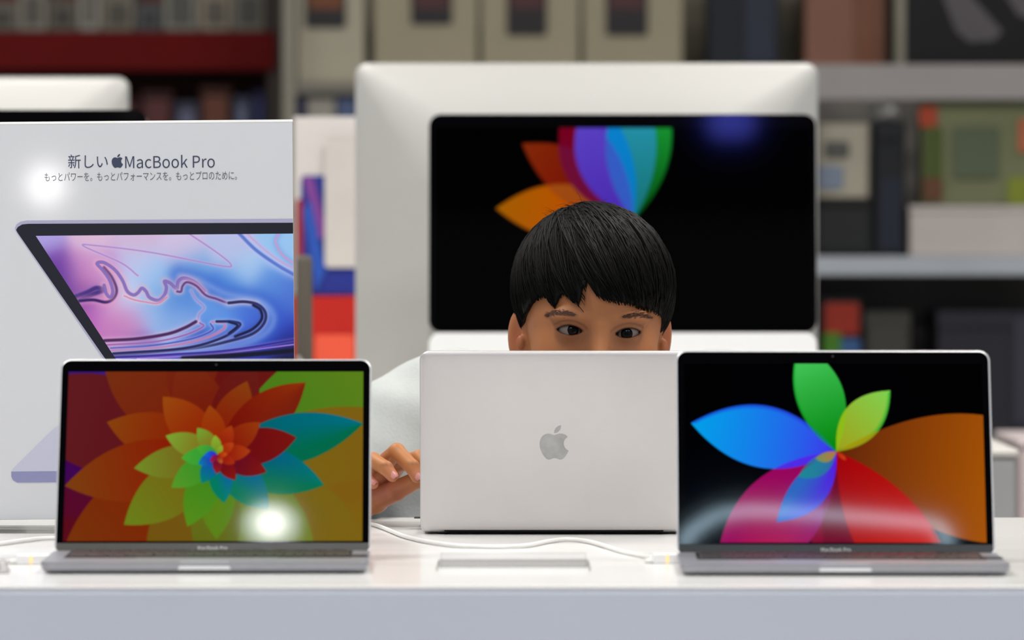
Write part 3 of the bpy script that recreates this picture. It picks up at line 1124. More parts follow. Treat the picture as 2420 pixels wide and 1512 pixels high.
boy = thing('person', 'boy with short black hair in a pale grey shirt peering over the silver laptop', 'person', (E[0] + .0, CAMY + 6.10, 0))
BO = np.array(boy.location)

head = Sdf((-102, -112, -168), (102, 124, 122), 1.5)
CRC, CRR = (0, 18, 26), (79, 97, 84)
head.add(head.ell(CRC, CRR))
head.add(head.ell((0, -16, -34), (66, 60, 80)), 26)
for sgn in (-1, 1):
    head.add(head.ell((sgn * 38, -46, -32), (25, 22, 26)), 18)      # cheeks
    head.add(head.ell((sgn * 30, -68, 18), (25, 9, 8)), 12)         # brow
head.add(head.ell((0, -68, -98), (19, 15, 15)), 18)
head.add(head.cone((0, 34, -60), (0, 62, -175), 47, 50), 22)         # neck
for sgn in (-1, 1):
    head.sub(head.ell((sgn * 32, -86, 1), (20, 14, 11)), 9)          # sockets
head.add(head.cone((0, -74, 8), (0, -89, -32), 6.5, 8.5), 10)        # nose
head.add(head.ell((0, -91, -36), (11, 10, 9)), 7)
for sgn in (-1, 1):
    head.add(head.ell((sgn * 11, -82, -39), (7.5, 9, 6.5)), 5)
    head.sub(head.ell((sgn * 5.5, -90, -45), (3, 5, 3)), 2)
head.add(head.ell((0, -76, -62), (22, 8, 4.2)), 4)                   # lips
head.add(head.ell((0, -75, -70), (18, 8, 5)), 4)
head.sub(head.ell((0, -86, -65.6), (22, 7, .9)), 1.5)
EYE = [np.array([-31.5, -60.5, .8]), np.array([31.5, -60.5, -.8])]
ER = 12.6
lens = []
for n_, e in enumerate(EYE):
    head.add(head.ell(e, (ER + 3.0,) * 3), 5)
    # almond opening as it is seen from the front
    dx, dy, dz = head.X - e[0], head.Y - e[1], head.Z - e[2]
    u = dx * ax_x[0] + dy * ax_x[1] + dz * ax_x[2]
    f = dx * ax_y[0] + dy * ax_y[1] + dz * ax_y[2]
    w = dx * ax_z[0] + dy * ax_z[1] + dz * ax_z[2] + (-.06 if n_ else .06) * u
    hw, up, lo = 14.0, 5.4, 4.6
    R1, R2 = (hw * hw + up * up) / 2 / up, (hw * hw + lo * lo) / 2 / lo
    d = np.maximum(np.sqrt(u * u + (w - (up - R1)) ** 2) - R1, np.sqrt(u * u + (w - (R2 - lo)) ** 2) - R2)
    head.sub(np.maximum(d, f + 2.0), .8)
for sgn in (-1, 1):                                                  # ears
    rz = sgn * math.radians(-32)
    head.add(head.ell((sgn * 79, 17, -30), (5.5, 18, 30), rz), 3)
    head.sub(head.ell((sgn * 84.5, 10, -25), (6.0, 10.5, 20), rz), 2)
    head.add(head.ell((sgn * 78, 2, -32), (4.5, 5, 8), rz), 3)
    head.add(head.ell((sgn * 76, 9, -54), (5.5, 9, 9), rz), 4)
    head.add(head.cone((sgn * 68, 8, -4), (sgn * 60, 6, -60), 8, 9), 7)
hv, hf = head.mesh()

# skin colours
SK = np.array(srgb(164, 106, 67))
hc = np.tile(SK, (len(hv), 1))


def tint(colors, w, c, a):
    w = np.clip(w, 0, 1)[:, None] * a
    return colors * (1 - w) + np.asarray(c) * w


def gauss(V, c, r):
    return np.exp(-(((V - np.asarray(c, float)) / np.asarray(r, float)) ** 2).sum(1))


for sgn in (-1, 1):
    e = EYE[0 if sgn < 0 else 1]
    q = hv - e
    u, f, w = q @ ax_x, q @ ax_y, q @ ax_z + (.06 if sgn < 0 else -.06) * (q @ ax_x)
    front = np.clip((-f - 2) / 4, 0, 1)
    hc = tint(hc, np.exp(-(u / 25) ** 2 - ((w + 3) / 15) ** 2) * front, srgb(104, 60, 36), .62)      # darker lids
    R1, R2 = (14.0 ** 2 + 5.4 ** 2) / 2 / 5.4, (14.0 ** 2 + 4.6 ** 2) / 2 / 4.6
    dl = np.maximum(np.hypot(u, w - (5.4 - R1)) - R1, np.hypot(u, w - (R2 - 4.6)) - R2)
    hc = tint(hc, np.clip((1.9 - dl) / 1.2, 0, 1) * (w > .5) * (np.abs(u) < 16) * front, srgb(20, 12, 10), .92)   # lash line
    hc = tint(hc, np.clip((1.2 - dl) / 1.0, 0, 1) * (w <= .5) * (np.abs(u) < 16) * front, srgb(90, 50, 40), .6)
    hc = tint(hc, np.exp(-((dl - 5.6) / 1.1) ** 2) * (w > 2) * (np.abs(u) < 19) * front, srgb(96, 54, 34), .6)    # shade of the lid crease, painted as a dark line
    hc = tint(hc, gauss(hv, (sgn * 84, 10, -28), (9, 12, 22)), srgb(150, 70, 44), .75)                 # ears
hc = tint(hc, gauss(hv, (0, -84, -65), (20, 14, 8)), srgb(165, 80, 72), .8)
hc = tint(hc, gauss(hv, (0, -90, 0), (16, 14, 30)), srgb(184, 124, 82), .5)
hw_ = h2w(hv)


def to_px(Wp):
    q = np.asarray(Wp) - C
    cp, sp = math.cos(PITCH), math.sin(PITCH)
    dz = q[:, 1] * cp - q[:, 2] * sp
    return np.stack([1210 + F * q[:, 0] / dz, 756 - F * (q[:, 1] * sp + q[:, 2] * cp) / dz], 1)


BROWS = ([(1292, 746), (1310, 741), (1330, 740), (1347, 741), (1361, 744)], [(1470, 749), (1484, 746), (1502, 744), (1520, 745), (1538, 752)])
hpx = to_px(hw_)
for bl_ in BROWS:
    bq = catmull([np.array(p, float) for p in bl_], 6)
    bd = np.min(np.hypot(hpx[:, None, 0] - bq[None, :, 0], hpx[:, None, 1] - bq[None, :, 1]), 1)
    hc = tint(hc, np.exp(-(bd / 5.5) ** 2) * (hv[:, 1] < -40), srgb(78, 48, 34), .45)

# hands: joints measured in the photo, the other hand mirrored about the body


def hand_mesh():
    J = lambda a, b, z: P(a, b, z) * 1000.0
    fingers = [  # mcp, pip, dip, tip with radii
        ([J(934, 1100, 5.838), J(990, 1082, 5.785), J(1022, 1108, 5.762), J(1036, 1130, 5.757)], [9.5, 8.6, 7.8, 6.6]),
        ([J(898, 1102, 5.838), J(938, 1067, 5.778), J(974, 1103, 5.756), J(985, 1126, 5.752)], [10, 9.2, 8.2, 6.8]),
        ([J(868, 1110, 5.842), J(882, 1088, 5.775), J(912, 1106, 5.752), J(927, 1124, 5.748)], [9.5, 8.8, 7.8, 6.6]),
        ([J(842, 1124, 5.848), J(846, 1112, 5.798), J(867, 1130, 5.772), J(882, 1143, 5.766)], [8.5, 7.6, 6.8, 5.8]),
    ]
    thumb = ([J(885, 1180, 5.845), J(938, 1158, 5.812), J(985, 1134, 5.788), J(1022, 1132, 5.772)], [14, 11.5, 9.5, 7.2])
    wrist = J(846, 1196, 5.885)
    allp = np.array([p for f, _ in fingers for p in f] + thumb[0] + [wrist])
    g = Sdf(allp.min(0) - 40, allp.max(0) + 26, 1.25)
    g.add(g.cone(wrist, wrist + (fingers[1][0][0] - wrist) * .5, 17, 15))
    for f, r in fingers:
        g.add(g.cone(wrist + (f[0] - wrist) * .25, f[0], 13, r[0]), 9)
    g.add(g.cone(wrist, thumb[0][0], 15, 15), 8)
    g.add(g.cone(thumb[0][0], fingers[0][0][0], 11, 9), 8)
    for f, r in fingers + [thumb]:
        for k in range(3):
            d = g.cone(f[k], f[k + 1], r[k] * .96, r[k + 1])
            g.add(d, 2.2 if k else 5)
    g.sub(np.maximum(g.Z - (T * 1000 + 1.5), g.Y - (YB * 1000 + 3)) * np.ones_like(g.v), 2)
    V, Fc = g.mesh()
    c = np.tile(np.array(srgb(184, 122, 74)), (len(V), 1))
    pal = (thumb[0][1] + fingers[2][0][0]) / 2 + np.array([0, -14, -10])
    c = tint(c, gauss(V, pal, (60, 40, 24)), srgb(172, 98, 76), .8)
    for f, r in fingers + [thumb]:
        c = tint(c, gauss(V, f[3], (11, 14, 11)), srgb(196, 120, 92), .6)
        c = tint(c, gauss(V, f[2] + np.array([0, -6, 4]), (7, 5, 2.0)), srgb(120, 72, 42), .55)
    nails = []
    for f, r in fingers + [thumb]:
        d = f[3] - f[2]
        d /= np.linalg.norm(d)
        nrm = np.array([.25, -.9, .45])
        nrm -= d * (nrm @ d)
        nrm /= np.linalg.norm(nrm)
        side = np.cross(d, nrm)
        nv, nf = [], []
        nu, nw = 8, 6
        for i in range(nu + 1):
            for j in range(nw + 1):
                a, b = (i / nu) * 2 - 1, (j / nw) * 2 - 1
                wd = .78 * r[3] * math.sqrt(max(0, 1 - abs(a) ** 4 * .6))
                ang = b * .80
                nv.append(f[3] + d * (a * r[3] * .72 + r[3] * .18) + (nrm * math.cos(ang) + side * math.sin(ang) * wd / r[3] * 1.15) * (r[3] * 1.02)
                          - nrm * max(0, a - .3) * .9)
        for i in range(nu):
            for j in range(nw):
                k = i * (nw + 1) + j
                nf.append((k, k + 1, k + nw + 2, k + nw + 1))
        nails.append((np.array(nv) / 1000.0, nf))
    return V / 1000.0, Fc, c, wrist / 1000.0, nails


hdv, hdf, hdc, WR, NAILS = hand_mesh()
MX = E[0] - .010                                       # mid plane of the body


def mirror(V):
    V = np.array(V, float)
    V[:, 0] = 2 * MX - V[:, 0]
    return V


# the rest of the body, coarse, under the clothes
SHO = np.array([MX - .145, CAMY + 6.10, T + .105])
ELB = np.array([MX - .285, CAMY + 6.085, T + .034])
NECK = h2w([(0, 60, -165)])[0]
CHEST = np.array([MX, CAMY + 6.13, T + .02])
HIP = np.array([MX, CAMY + 6.20, .58])
KNEE = np.array([MX - .085, CAMY + 6.17, .33])
ANK = np.array([MX - .09, CAMY + 6.22, .07])


def body_sdf(grow, h, arms=True, legs=True, torso=True, cuff=0.0, skip=None):
    g = Sdf((MX - .40, CAMY + 5.80, .02), (MX + .40, CAMY + 6.42, 1.10), h)
    if torso:
        g.add(g.cone(CHEST, HIP, .112 + grow, .105 + grow))
        for s_ in (-1, 1):
            m = lambda p: np.array([2 * MX - p[0], p[1], p[2]]) if s_ > 0 else p
            g.add(g.cone(m(SHO), CHEST, .052 + grow, .10 + grow), .05)
        if grow > .012:                                        # loose shirt hanging under the raised arms
            for s_ in (-1, 1):
                m = lambda p: np.array([2 * MX - p[0], p[1], p[2]]) if s_ > 0 else p
                g.add(g.cone(m(SHO + np.array([-.05, .0, -.03])), m(np.array([MX - .17, CAMY + 6.11, T - .16])), .075, .07), .05)
        g.add(g.cone(NECK + np.array([0, .01, -.035]), CHEST, .05 + grow * .4, .1 + grow), .04)
    for s_ in (-1, 1):
        m = lambda p: np.array([2 * MX - p[0], p[1], p[2]]) if s_ > 0 else np.array(p)
        if arms:
            g.add(g.cone(m(SHO), m(ELB), .044 + grow * 1.7, .036 + grow * 1.9), .04)
            w = WR + (ELB - WR) * cuff
            g.add(g.cone(m(ELB), m(w), .035 + grow * 1.2, .021 + grow * .9), .012)
        if legs:
            hp = m(HIP + np.array([-.06, 0, -.02]))
            g.add(g.cone(hp, m(KNEE), .075 + grow, .05 + grow), .02)
            g.add(g.cone(m(KNEE), m(ANK), .05 + grow, .036 + grow), .02)
    # arms rest on the table top and stop at its rear edge
    g.sub(np.maximum(g.Z - (T + .002 + h * .5), g.Y - (YB + .004 + h)).astype(np.float32) * np.ones_like(g.v), .004)
    return g


bv, bf = body_sdf(-.004, .009).mesh()
parts_v = [hw_, hdv, mirror(hdv), bv]
parts_f = [hf, hdf, hdf[:, ::-1], bf]
parts_c = [hc, hdc, hdc, np.tile(SK, (len(bv), 1))]
off, VF = 0, []
for v, f in zip(parts_v, parts_f):
    VF.append(np.asarray(f) + off)
    off += len(v)
M['skin'] = mat('skin', tuple(SK), 0.48, spec=0.35, attr='paint', sss=.12)
mk('body', np.concatenate(parts_v) - BO, np.concatenate(VF), M['skin'], boy, True, colors=np.concatenate(parts_c))
M['nail'] = mat('fingernail', srgb(206, 138, 132), .3, spec=.5)
for nv, nf in NAILS:
    mk('fingernail', nv - BO, nf, M['nail'], boy, True)
    mk('fingernail', mirror(nv) - BO, [q[::-1] for q in nf], M['nail'], boy, True)

# eyes
M['eye'] = mat('eyeball', (1, 1, 1), .04, spec=.12, attr='paint')
for n_, (e, gx, gz) in enumerate(((EYE[0], 4.3, .6), (EYE[1], -1.8, -.4))):
    ew = h2w([e])[0]
    gdir = np.array([gx, -math.sqrt(ER * ER - gx * gx - gz * gz), gz]) / ER
    gdir /= np.linalg.norm(gdir)
    s1 = np.cross(gdir, [0, 0, 1.0])
    s1 /= np.linalg.norm(s1)
    s2 = np.cross(s1, gdir)
    rings = [0, .06, .12, .17, .18, .26, .36, .46, .50, .53, .56, .60, .70, .85, 1.0, 1.2, 1.5, 1.8, 2.2, 2.6, PI]
    ev, ec = [], []
    for a in rings:
        for k in range(32):
            t_ = 2 * PI * k / 32
            rr_ = (ER + (.35 if a < .5 else 0)) / 1000
            ev.append(ew + rr_ * (math.cos(a) * gdir + math.sin(a) * (math.cos(t_) * s1 + math.sin(t_) * s2)))
            if a < .175:
                ec.append(srgb(4, 4, 5))
            elif a < .48:
                ec.append(srgb(20, 15, 13))
            elif a < .54:
                ec.append(srgb(18, 14, 14))
            else:
                ec.append(srgb(132, 120, 115))
    ef = [(i * 32 + k, i * 32 + (k + 1) % 32, (i + 1) * 32 + (k + 1) % 32, (i + 1) * 32 + k) for i in range(len(rings) - 1) for k in range(32)]
    mk('eye', np.array(ev) - BO, ef, M['eye'], boy, True, colors=np.array(ec))

# ---- hair: fringe outline measured in the photo, laid on the skull
M['hair'] = mat('black_hair', (.0032, .0029, .0026), .5, spec=.12)
HCC, HCR = np.array([0, 20, 27.0]), np.array([85, 104, 88.0])
LOWZ = .68                                # the hair falls straighter below its widest line


def hit_skull(px, py, grow=-3.0):
    o, d = w2h([C])[0], HR.T @ ray(px, py)
    r = HCR + grow
    oo, dd = (o - HCC) / r, d / r
    A, B, Cc = dd @ dd, oo @ dd, oo @ oo - 1
    disc = B * B - A * Cc
    t = (-B - math.sqrt(max(disc, 0))) / A
    return o + d * t


fr_px = [(1243, 790), (1246, 768), (1250, 735), (1262, 712), (1278, 702), (1294, 697), (1304, 712), (1315, 724), (1322, 702), (1334, 692), (1346, 700),
         (1358, 708), (1370, 720), (1380, 734), (1382, 690), (1385, 648), (1391, 640), (1398, 662), (1408, 690), (1422, 701), (1436, 707), (1450, 708),
         (1464, 713), (1480, 713), (1497, 719), (1510, 724), (1525, 729), (1540, 733), (1553, 740), (1563, 750), (1569, 768), (1572, 790)]
fr_loc = np.array([hit_skull(*p) for p in fr_px])
az = np.degrees(np.arctan2(fr_loc[:, 0], -(fr_loc[:, 1] - HCC[1])))
order = np.argsort(az)
AZ = np.concatenate([[-180, -150, -128, -118, -108, -98], az[order], [98, 108, 118, 128, 150, 180]])
ZB = np.concatenate([[-78, -76, -66, -42, -10, -18], fr_loc[order, 2], [-18, -10, -42, -66, -76, -78]])
keep = np.argsort(AZ)
AZ, ZB = AZ[keep], ZB[keep]


def zb(x, y):
    return np.interp(np.degrees(np.arctan2(x, -(y - HCC[1]))), AZ, ZB)


g = Sdf((-98, -98, -80), (98, 134, 126), 1.8)
_z = g.Z
g.Z = np.where(_z < HCC[2], HCC[2] + (_z - HCC[2]) * LOWZ, _z).astype(np.float32)
g.add(g.ell(HCC, HCR))
g.Z = _z
xx, yy = np.broadcast_arrays(g.X, g.Y)
hb = zb(xx, yy)
wob = 2.0 * np.sin(xx * .55 + yy * .3) * np.sin(g.Z * .05 + xx * .12)
azg = np.abs(np.degrees(np.arctan2(xx, -(yy - HCC[1]))))
side_ = np.clip((azg - 48) / 22, 0, 1)
g.v = (g.v + wob + 2.5 * side_ * np.clip((14 - g.Z) / 34, 0, 1)).astype(np.float32)
g.sub((g.Z - hb).astype(np.float32), 2.0)
hairv, hairf = g.mesh()
hair = mk('hair', h2w(hairv) - BO, hairf, M['hair'], boy, True)
# strands combed from the crown over the cap
CROWN = np.array([-.22, .52, .82])
CROWN /= np.linalg.norm(CROWN)
sv, sf = [], []
NS, SEG = 3400, 11
for i in range(NS):
    if i < 2300:
        a = random.uniform(-100, 100)
    else:
        a = random.uniform(-180, 180)
    clump = round(a / 3.2) * 3.2
    a = a * .6 + clump * .4 if abs(a) > 25 else a
    ar = math.radians(a)
    zz = float(np.interp(a, AZ, ZB)) + random.uniform(-3.5, 4) + (2 if random.random() < .5 else 0)
    zn = (zz - HCC[2]) / HCR[2]
    zn = np.clip(zn * LOWZ if zn < 0 else zn, -.97, .97)
    rxy = math.sqrt(1 - zn * zn)
    e = np.array([math.sin(ar), -math.cos(ar), 0])
    e = np.array([e[0] / HCR[0], e[1] / HCR[1], 0])
    e = np.array([math.sin(ar) , -math.cos(ar), 0]) / np.hypot(math.sin(ar) / HCR[0], math.cos(ar) / HCR[1])
    end = np.array([e[0] / HCR[0] * rxy, e[1] / HCR[1] * rxy, zn])
    sweep = -.26 * math.cos(ar) if abs(a) < 80 else 0.0
    st = CROWN + np.array([random.gauss(0, .10), random.gauss(0, .10), random.gauss(0, .04)])
    mid = (st + end) * .5 + np.array([sweep + random.gauss(0, .05), random.gauss(0, .04), random.gauss(0, .03) + .1])
    t0 = random.uniform(0, .62)
    ck = int(clump * 10) * 7 % 13
    lift = abs(random.gauss(0, .014)) + .004 + .0022 * ck
    th = random.uniform(.35, .95)
    pts, rad = [], []
    for k in range(SEG):
        t = t0 + (1.0 - t0) * k / (SEG - 1)
        d = (1 - t) ** 2 * st + 2 * t * (1 - t) * mid + t * t * end
        d = d / np.linalg.norm(d)
        f = k / (SEG - 1)
        rscale = 1.0 + lift * math.sin(PI * min(1, .15 + f * .85)) - .004 * f
        pz = HCC[2] + d[2] * HCR[2]
        sd_ = min(1, max(0, (abs(math.degrees(math.atan2(d[0] * HCR[0], -d[1] * HCR[1]))) - 48) / 22))
        rscale -= .028 * sd_ * min(1, max(0, (14 - pz) / 34))
        pv_ = d * HCR * rscale
        if pv_[2] < 0:
            pv_[2] /= LOWZ
        pts.append(HCC + pv_)
        rad.append(th * (math.sin(PI * (.12 + .80 * f)) ** .7) + .08)
    tv, tf = tube(pts, rad, 3)
    o = len(sv)
    sv += tv
    sf += [tuple(q + o for q in face) for face in tf]
for i in range(70):                                       # stray hairs
    a = random.uniform(-60, 60)
    base_ = np.array([random.gauss(-.25, .22), random.gauss(.1, .25), 1.0])
    base_ /= np.linalg.norm(base_)
    p0 = HCC + base_ * HCR
    dr = np.array([random.gauss(-.6, .8), random.gauss(-.4, .5), random.uniform(.1, .5)])
    dr /= np.linalg.norm(dr)
    L_ = random.uniform(10, 26)
    pts = [p0 + dr * L_ * t - np.array([0, 0, 9]) * t * t * random.uniform(.4, 1) + base_ * 2 for t in (0, .25, .5, .75, 1)]
    tv, tf = tube(pts, [.28, .25, .2, .15, .08], 3)
    o = len(sv)
    sv += tv
    sf += [tuple(q + o for q in face) for face in tf]
mk('strands', h2w(np.array(sv)) - BO, sf, M['hair'], hair, True)['kind'] = 'stuff'

# eyebrows: short hairs lying on the brow
M['brow'] = mat('brow_hair', srgb(74, 46, 33), .7)
from mathutils.bvhtree import BVHTree
tree = BVHTree.FromPolygons([Vector(p) for p in hw_], [tuple(int(i) for i in q) for q in hf])
for line in BROWS:
    q = catmull([np.array(p, float) for p in line], 10)
    ev, ef = [], []
    for i in range(300):
        f = random.random()
        p = q[int(f * (len(q) - 1))] + np.array([random.gauss(0, 1.2), random.gauss(0, 3.6 * math.sin(PI * (.12 + .8 * f)))])
        left = line[0][0] < 1400
        dirx = (-1 if left else 1) * random.uniform(4, 8)
        diry = random.uniform(-2.5, .6)
        ppts = []
        for k in range(4):
            dr = ray(p[0] + dirx * k / 3, p[1] + diry * k / 3)
            hit = tree.ray_cast(Vector(C), Vector(dr).normalized())
            if hit[0] is None:
                break
            ppts.append(np.array(hit[0]) + np.array(hit[1]) * .0004)
        if len(ppts) == 4:
            tv, tf = tube(ppts, [.0001, .00017, .00014, .00005], 3)
            o = len(ev)
            ev += tv
            ef += [tuple(x + o for x in face) for face in tf]
    mk('eyebrow', np.array(ev) - BO, ef, M['brow'], boy, True)

# clothes
M['shirt'] = mat('pale_grey_cotton', srgb(182, 186, 184), .85, spec=.2, noise=.04, nscale=30, bump=.25, bscale=300)
g = body_sdf(.016, .006, legs=False, cuff=.28)
sn = .004 * np.sin(g.X * 42 + g.Z * 60) * np.sin(g.Y * 30 + g.Z * 25)
g.v = (g.v + sn).astype(np.float32)
g.sub((g.Z - .52).astype(np.float32) * np.ones_like(g.v), .01)
g.sub(g.cone(NECK + np.array([0, -.01, -.01]), NECK + np.array([0, .0, .20]), .062, .075), .008)
v_, f_ = g.mesh()
mk('shirt', v_ - BO, f_, M['shirt'], boy, True)
M['trousers'] = mat('dark_blue_cloth', (.03, .04, .08), .9, noise=.1, nscale=60)
g = body_sdf(.010, .008, arms=False)
g.sub((.60 - g.Z).astype(np.float32) * np.ones_like(g.v), .008)
g.sub((g.Z - .09).astype(np.float32) * np.ones_like(g.v), .008)
v_, f_ = g.mesh()
mk('trousers', v_ - BO, f_, M['trousers'], boy, True)
M['shoe'] = mat('dark_shoe', (.05, .05, .055), .6)
for s_ in (-1, 1):
    ax_ = MX + s_ * .09
    g = Sdf((ax_ - .06, CAMY + 6.02, 0), (ax_ + .06, CAMY + 6.30, .13), .005)
    g.add(g.cone((ax_, CAMY + 6.225, .045), (ax_, CAMY + 6.09, .035), .042, .036))
    g.add(g.cone((ax_, CAMY + 6.225, .04), (ax_, CAMY + 6.225, .10), .042, .040), .02)
    g.sub((g.Z - .004).astype(np.float32) * np.ones_like(g.v))
    v_, f_ = g.mesh()
    mk('shoe', v_ - BO, f_, M['shoe'], boy, True)

# ------------------------------------------------------------------ second table with desktop computers
T2 = T + .03
Y2A, Y2B = CAMY + 6.95, CAMY + 8.5
X2L, X2R = -2.2, .52
t2 = thing('rear_table', 'white table carrying the desktop computers behind the boy', 'table', (0, 0, 0))
M['table2'] = mat('white_laminate', (.78, .77, .75), .35, spec=.3, noise=.015, nscale=3)
panel('top', X2L, X2R, Y2A, Y2B, T2 - .04, T2, M['table2'], t2)
panel('apron', X2L + .05, X2R - .05, Y2A + .05, Y2B - .05, T2 - .10, T2 - .0405, M['table2'], t2)
for x in (X2L + .1, X2R - .1):
    for y in (Y2A + .1, Y2B - .1):
        panel('leg', x - .03, x + .03, y - .03, y + .03, 0, T2 - .101, M['table2'], t2)


def desktop(label, W, H, Hbody, chin, x, y, face_cam, lean, art=None, screen=None, name='desktop_computer'):
    """all-in-one computer; x, y = centre of the display plane at its top; H = total height"""
    t = thing(name, label, 'computer', (x, y, T2), (0, 0, 0 if face_cam else PI))
    # body: flat front at -y, pillow back at +y; local z from Hb0 to H
    z0 = H - Hbody
    r = .018
    rings = [(.0, 0), (0, .005), (.002, .0075)] + [(f * Hbody * .46, .0075 + .040 * (1 - (1 - f) ** 2.2)) for f in (.02, .05, .09, .14, .2, .28, .37, .47, .58, .7, .83, .95)]
    V, Fc = loft(W, Hbody, r, rings, 10, .55)
    V = [(-a, c, b + H - Hbody / 2) for a, b, c in V]
    piv = z0 + Hbody * .42

    def tilt(v):
        out = []
        ca, sa = math.cos(lean), math.sin(lean)
        for a, b, c in v:
            dz = c - H
            out.append((a, b * ca + dz * sa, H + dz * ca - b * sa))
        return out
    body = mk('case', tilt(V), Fc, M['alu_white'], t, True)
    # black glass front
    gh = Hbody - chin
    V, Fc = loft(W - .001, gh, .016, [(0, 0), (0, .0012), (.0006, .0016)], 6)
    gl = mk('glass', tilt([(a, -c - .0002, b + H - gh / 2) for a, b, c in V]), Fc, M['black_glass'], t)
    if art:
        V, Fc, col = art.mesh(lambda X: X, lambda Y: Y)
        x0, x1, za, zb_ = screen
        W_ = np.stack([x0 + (V[:, 0] - art.x0) / (art.x1 - art.x0) * (x1 - x0), np.full(len(V), -.0022),
                       zb_ - (V[:, 2] - art.y0) / (art.y1 - art.y0) * (zb_ - za)], -1)
        mk('display', tilt(W_.tolist()), Fc, M['screen'], gl, colors=col)
    V, Fc = loft(W - .001, chin - .001, .016, [(0, 0), (0, .0012), (.0006, .0016)], 6)
    mk('chin', tilt([(a, -c - .0002, b + z0 + chin / 2) for a, b, c in V]), Fc, M['alu_chin'], t)
    # stand: foot plate and bent neck
    yb = (z0 + .12 - H) * math.sin(lean)
    V, Fc = slab(W * .36, .17, .006, .012, .0015)
    mk('foot', V, Fc, M['alu_white'], t, loc=(0, yb + .06, 0))
    prof = [(yb + .140, .006), (yb + .135, .03), (yb + .115, .09), (yb + .075, z0 + .07), (yb + .045, z0 + .15)]
    nv, nf = [], []
    for py_, pz_ in prof:
        for sx_ in (-1, 1):
            for dy in (0, .006):
                nv.append((sx_ * W * .17, py_ + dy, pz_))
    for k in range(len(prof) - 1):
        a = k * 4
        nf += [(a, a + 2, a + 6, a + 4), (a + 1, a + 5, a + 7, a + 3), (a, a + 4, a + 5, a + 1), (a + 2, a + 3, a + 7, a + 6)]
    mk('stand_neck', nv, nf, M['alu_white'], t)
    return t


M['alu_chin'] = mat('white_chin', (.80, .80, .79), .4, .25)
ZA = 7.31
sA = F / ZA
wA = 915 / sA
xa = P(1471, 500, ZA)[0]
topA = P(0, 270, ZA)[2] - T2
scr = ((1030 - 1471) / sA, (1915 - 1471) / sA, topA - (783 - 270) / sA * 1.0, topA - (303 - 270) / sA)
LA = math.radians(6)
desktop('desktop computer with a black screen of colourful petals behind the boy', wA, topA, (905 - 270) / sA, (905 - 787) / sA, xa, CAMY + ZA, True, LA, art_desktop(), scr)
ZB_ = 7.62
sB = F / ZB_
xb = P(1386, 500, ZB_)[0]
desktop('large pale desktop computer seen from behind, its case framing the black screen', 1092 / sB, P(0, 149, ZB_)[2] - T2, (912 - 149) / sB, .06, xb, CAMY + ZB_, False, 0)
ZC = 6.99
sC = F / ZC
wC = .528
desktop('desktop computer with a black screen half hidden behind the printed sign', wC, P(0, 257, ZC)[2] - T2, .36, .065, P(341, 0, ZC)[0] - wC / 2, CAMY + ZC + .06, True, 0)
ZD = 8.15
wD = .65
desktop('pale desktop computer seen from behind, rising above the printed sign', wD, P(0, 182, ZD)[2] - T2, .45, .06, P(305, 0, ZD)[0] - wD / 2, CAMY + ZD, False, 0)

# mouse on the rear table
pmz = PT(900, 1000, T2)
ms = thing('computer_mouse', 'white computer mouse on the rear table left of the boy', 'mouse', (pmz[0], pmz[1], T2))
V, Fc = loft(.058, .112, .026, [(.004, 0), (.001, .003), (0, .008), (.003, .016), (.009, .022), (.018, .0255)], 8)
mk('shell', V, Fc, M['plug'], ms, True)
V, Fc = slab(.002, .05, .0006, .0008, .0002)
mk('button_seam', V, Fc, M['letter_grey'], ms, loc=(0, -.02, .0252))


# ------------------------------------------------------------------ goods and shelves in the blurred background
def zrow(r, Z):
    return P(1210, r, Z)[2]


def xcol(c, Z):
    return P(c, 756, Z)[0]


_mc = {}


def cm(rgb, rough=.55, noise=.06):
    k = (rgb, rough)
    if k not in _mc:
        _mc[k] = mat('card_%d_%d_%d' % rgb, srgb(*rgb), rough, spec=.3, noise=noise, nscale=6)
    return _mc[k]


def carton(name, label, cat, c0, c1, r0, r1, Z, depth, rgb, group=None, zfloor=None, prints=(), lid=True):
    x0, x1 = xcol(c0, Z), xcol(c1, Z)
    z1 = zrow(r0, Z)
    z0 = zrow(r1, Z) if zfloor is None else zfloor
    y = CAMY + Z
    z0 += .0006
    t = thing(name, label, cat, ((x0 + x1) / 2, y + depth / 2, z0), group=group)
    w, h = x1 - x0, z1 - z0
    V, Fc = slab(w, depth, h * (.86 if lid else 1), .004, .002, 3)
    mk('carton_body', V, Fc, cm(rgb), t)
    if lid:
        V, Fc = slab(w + .002, depth + .002, h * .14 - .0006, .004, .002, 3)
        mk('carton_lid', V, Fc, cm(rgb), t, loc=(0, 0, h * .86 + .0005))
    xc, n = (x0 + x1) / 2, 0
    for pr in prints:
        if pr[0] == 'poly':
            n += 1
            pl_, prgb, k_ = pr[1], pr[2], len(pr[1])
            pv = [(xcol(a, Z) - xc, -depth / 2 - yy_ - .0013 * n, zrow(b, Z) - z0) for yy_ in (.0024, .0012) for a, b in pl_]
            mk('printed_panel', pv, [tuple(range(k_))[::-1], tuple(range(k_, 2 * k_))] + [(q, (q + 1) % k_, k_ + (q + 1) % k_, k_ + q) for q in range(k_)], cm(prgb, .4), t)
            continue
        pc0, pc1, pr0, pr1, prgb = pr
        a0, a1, b0, b1 = xcol(pc0, Z) - xc, xcol(pc1, Z) - xc, zrow(pr1, Z) - z0, zrow(pr0, Z) - z0
        V, Fc = loft(a1 - a0, b1 - b0, .006, [(0, 0), (0, .0012)], 4)
        n += 1
        mk('printed_panel', [(a + (a0 + a1) / 2, -c - depth / 2 - .0012 - .0013 * n, b + (b0 + b1) / 2) for a, b, c in V], Fc, cm(prgb, .4), t)
    return t


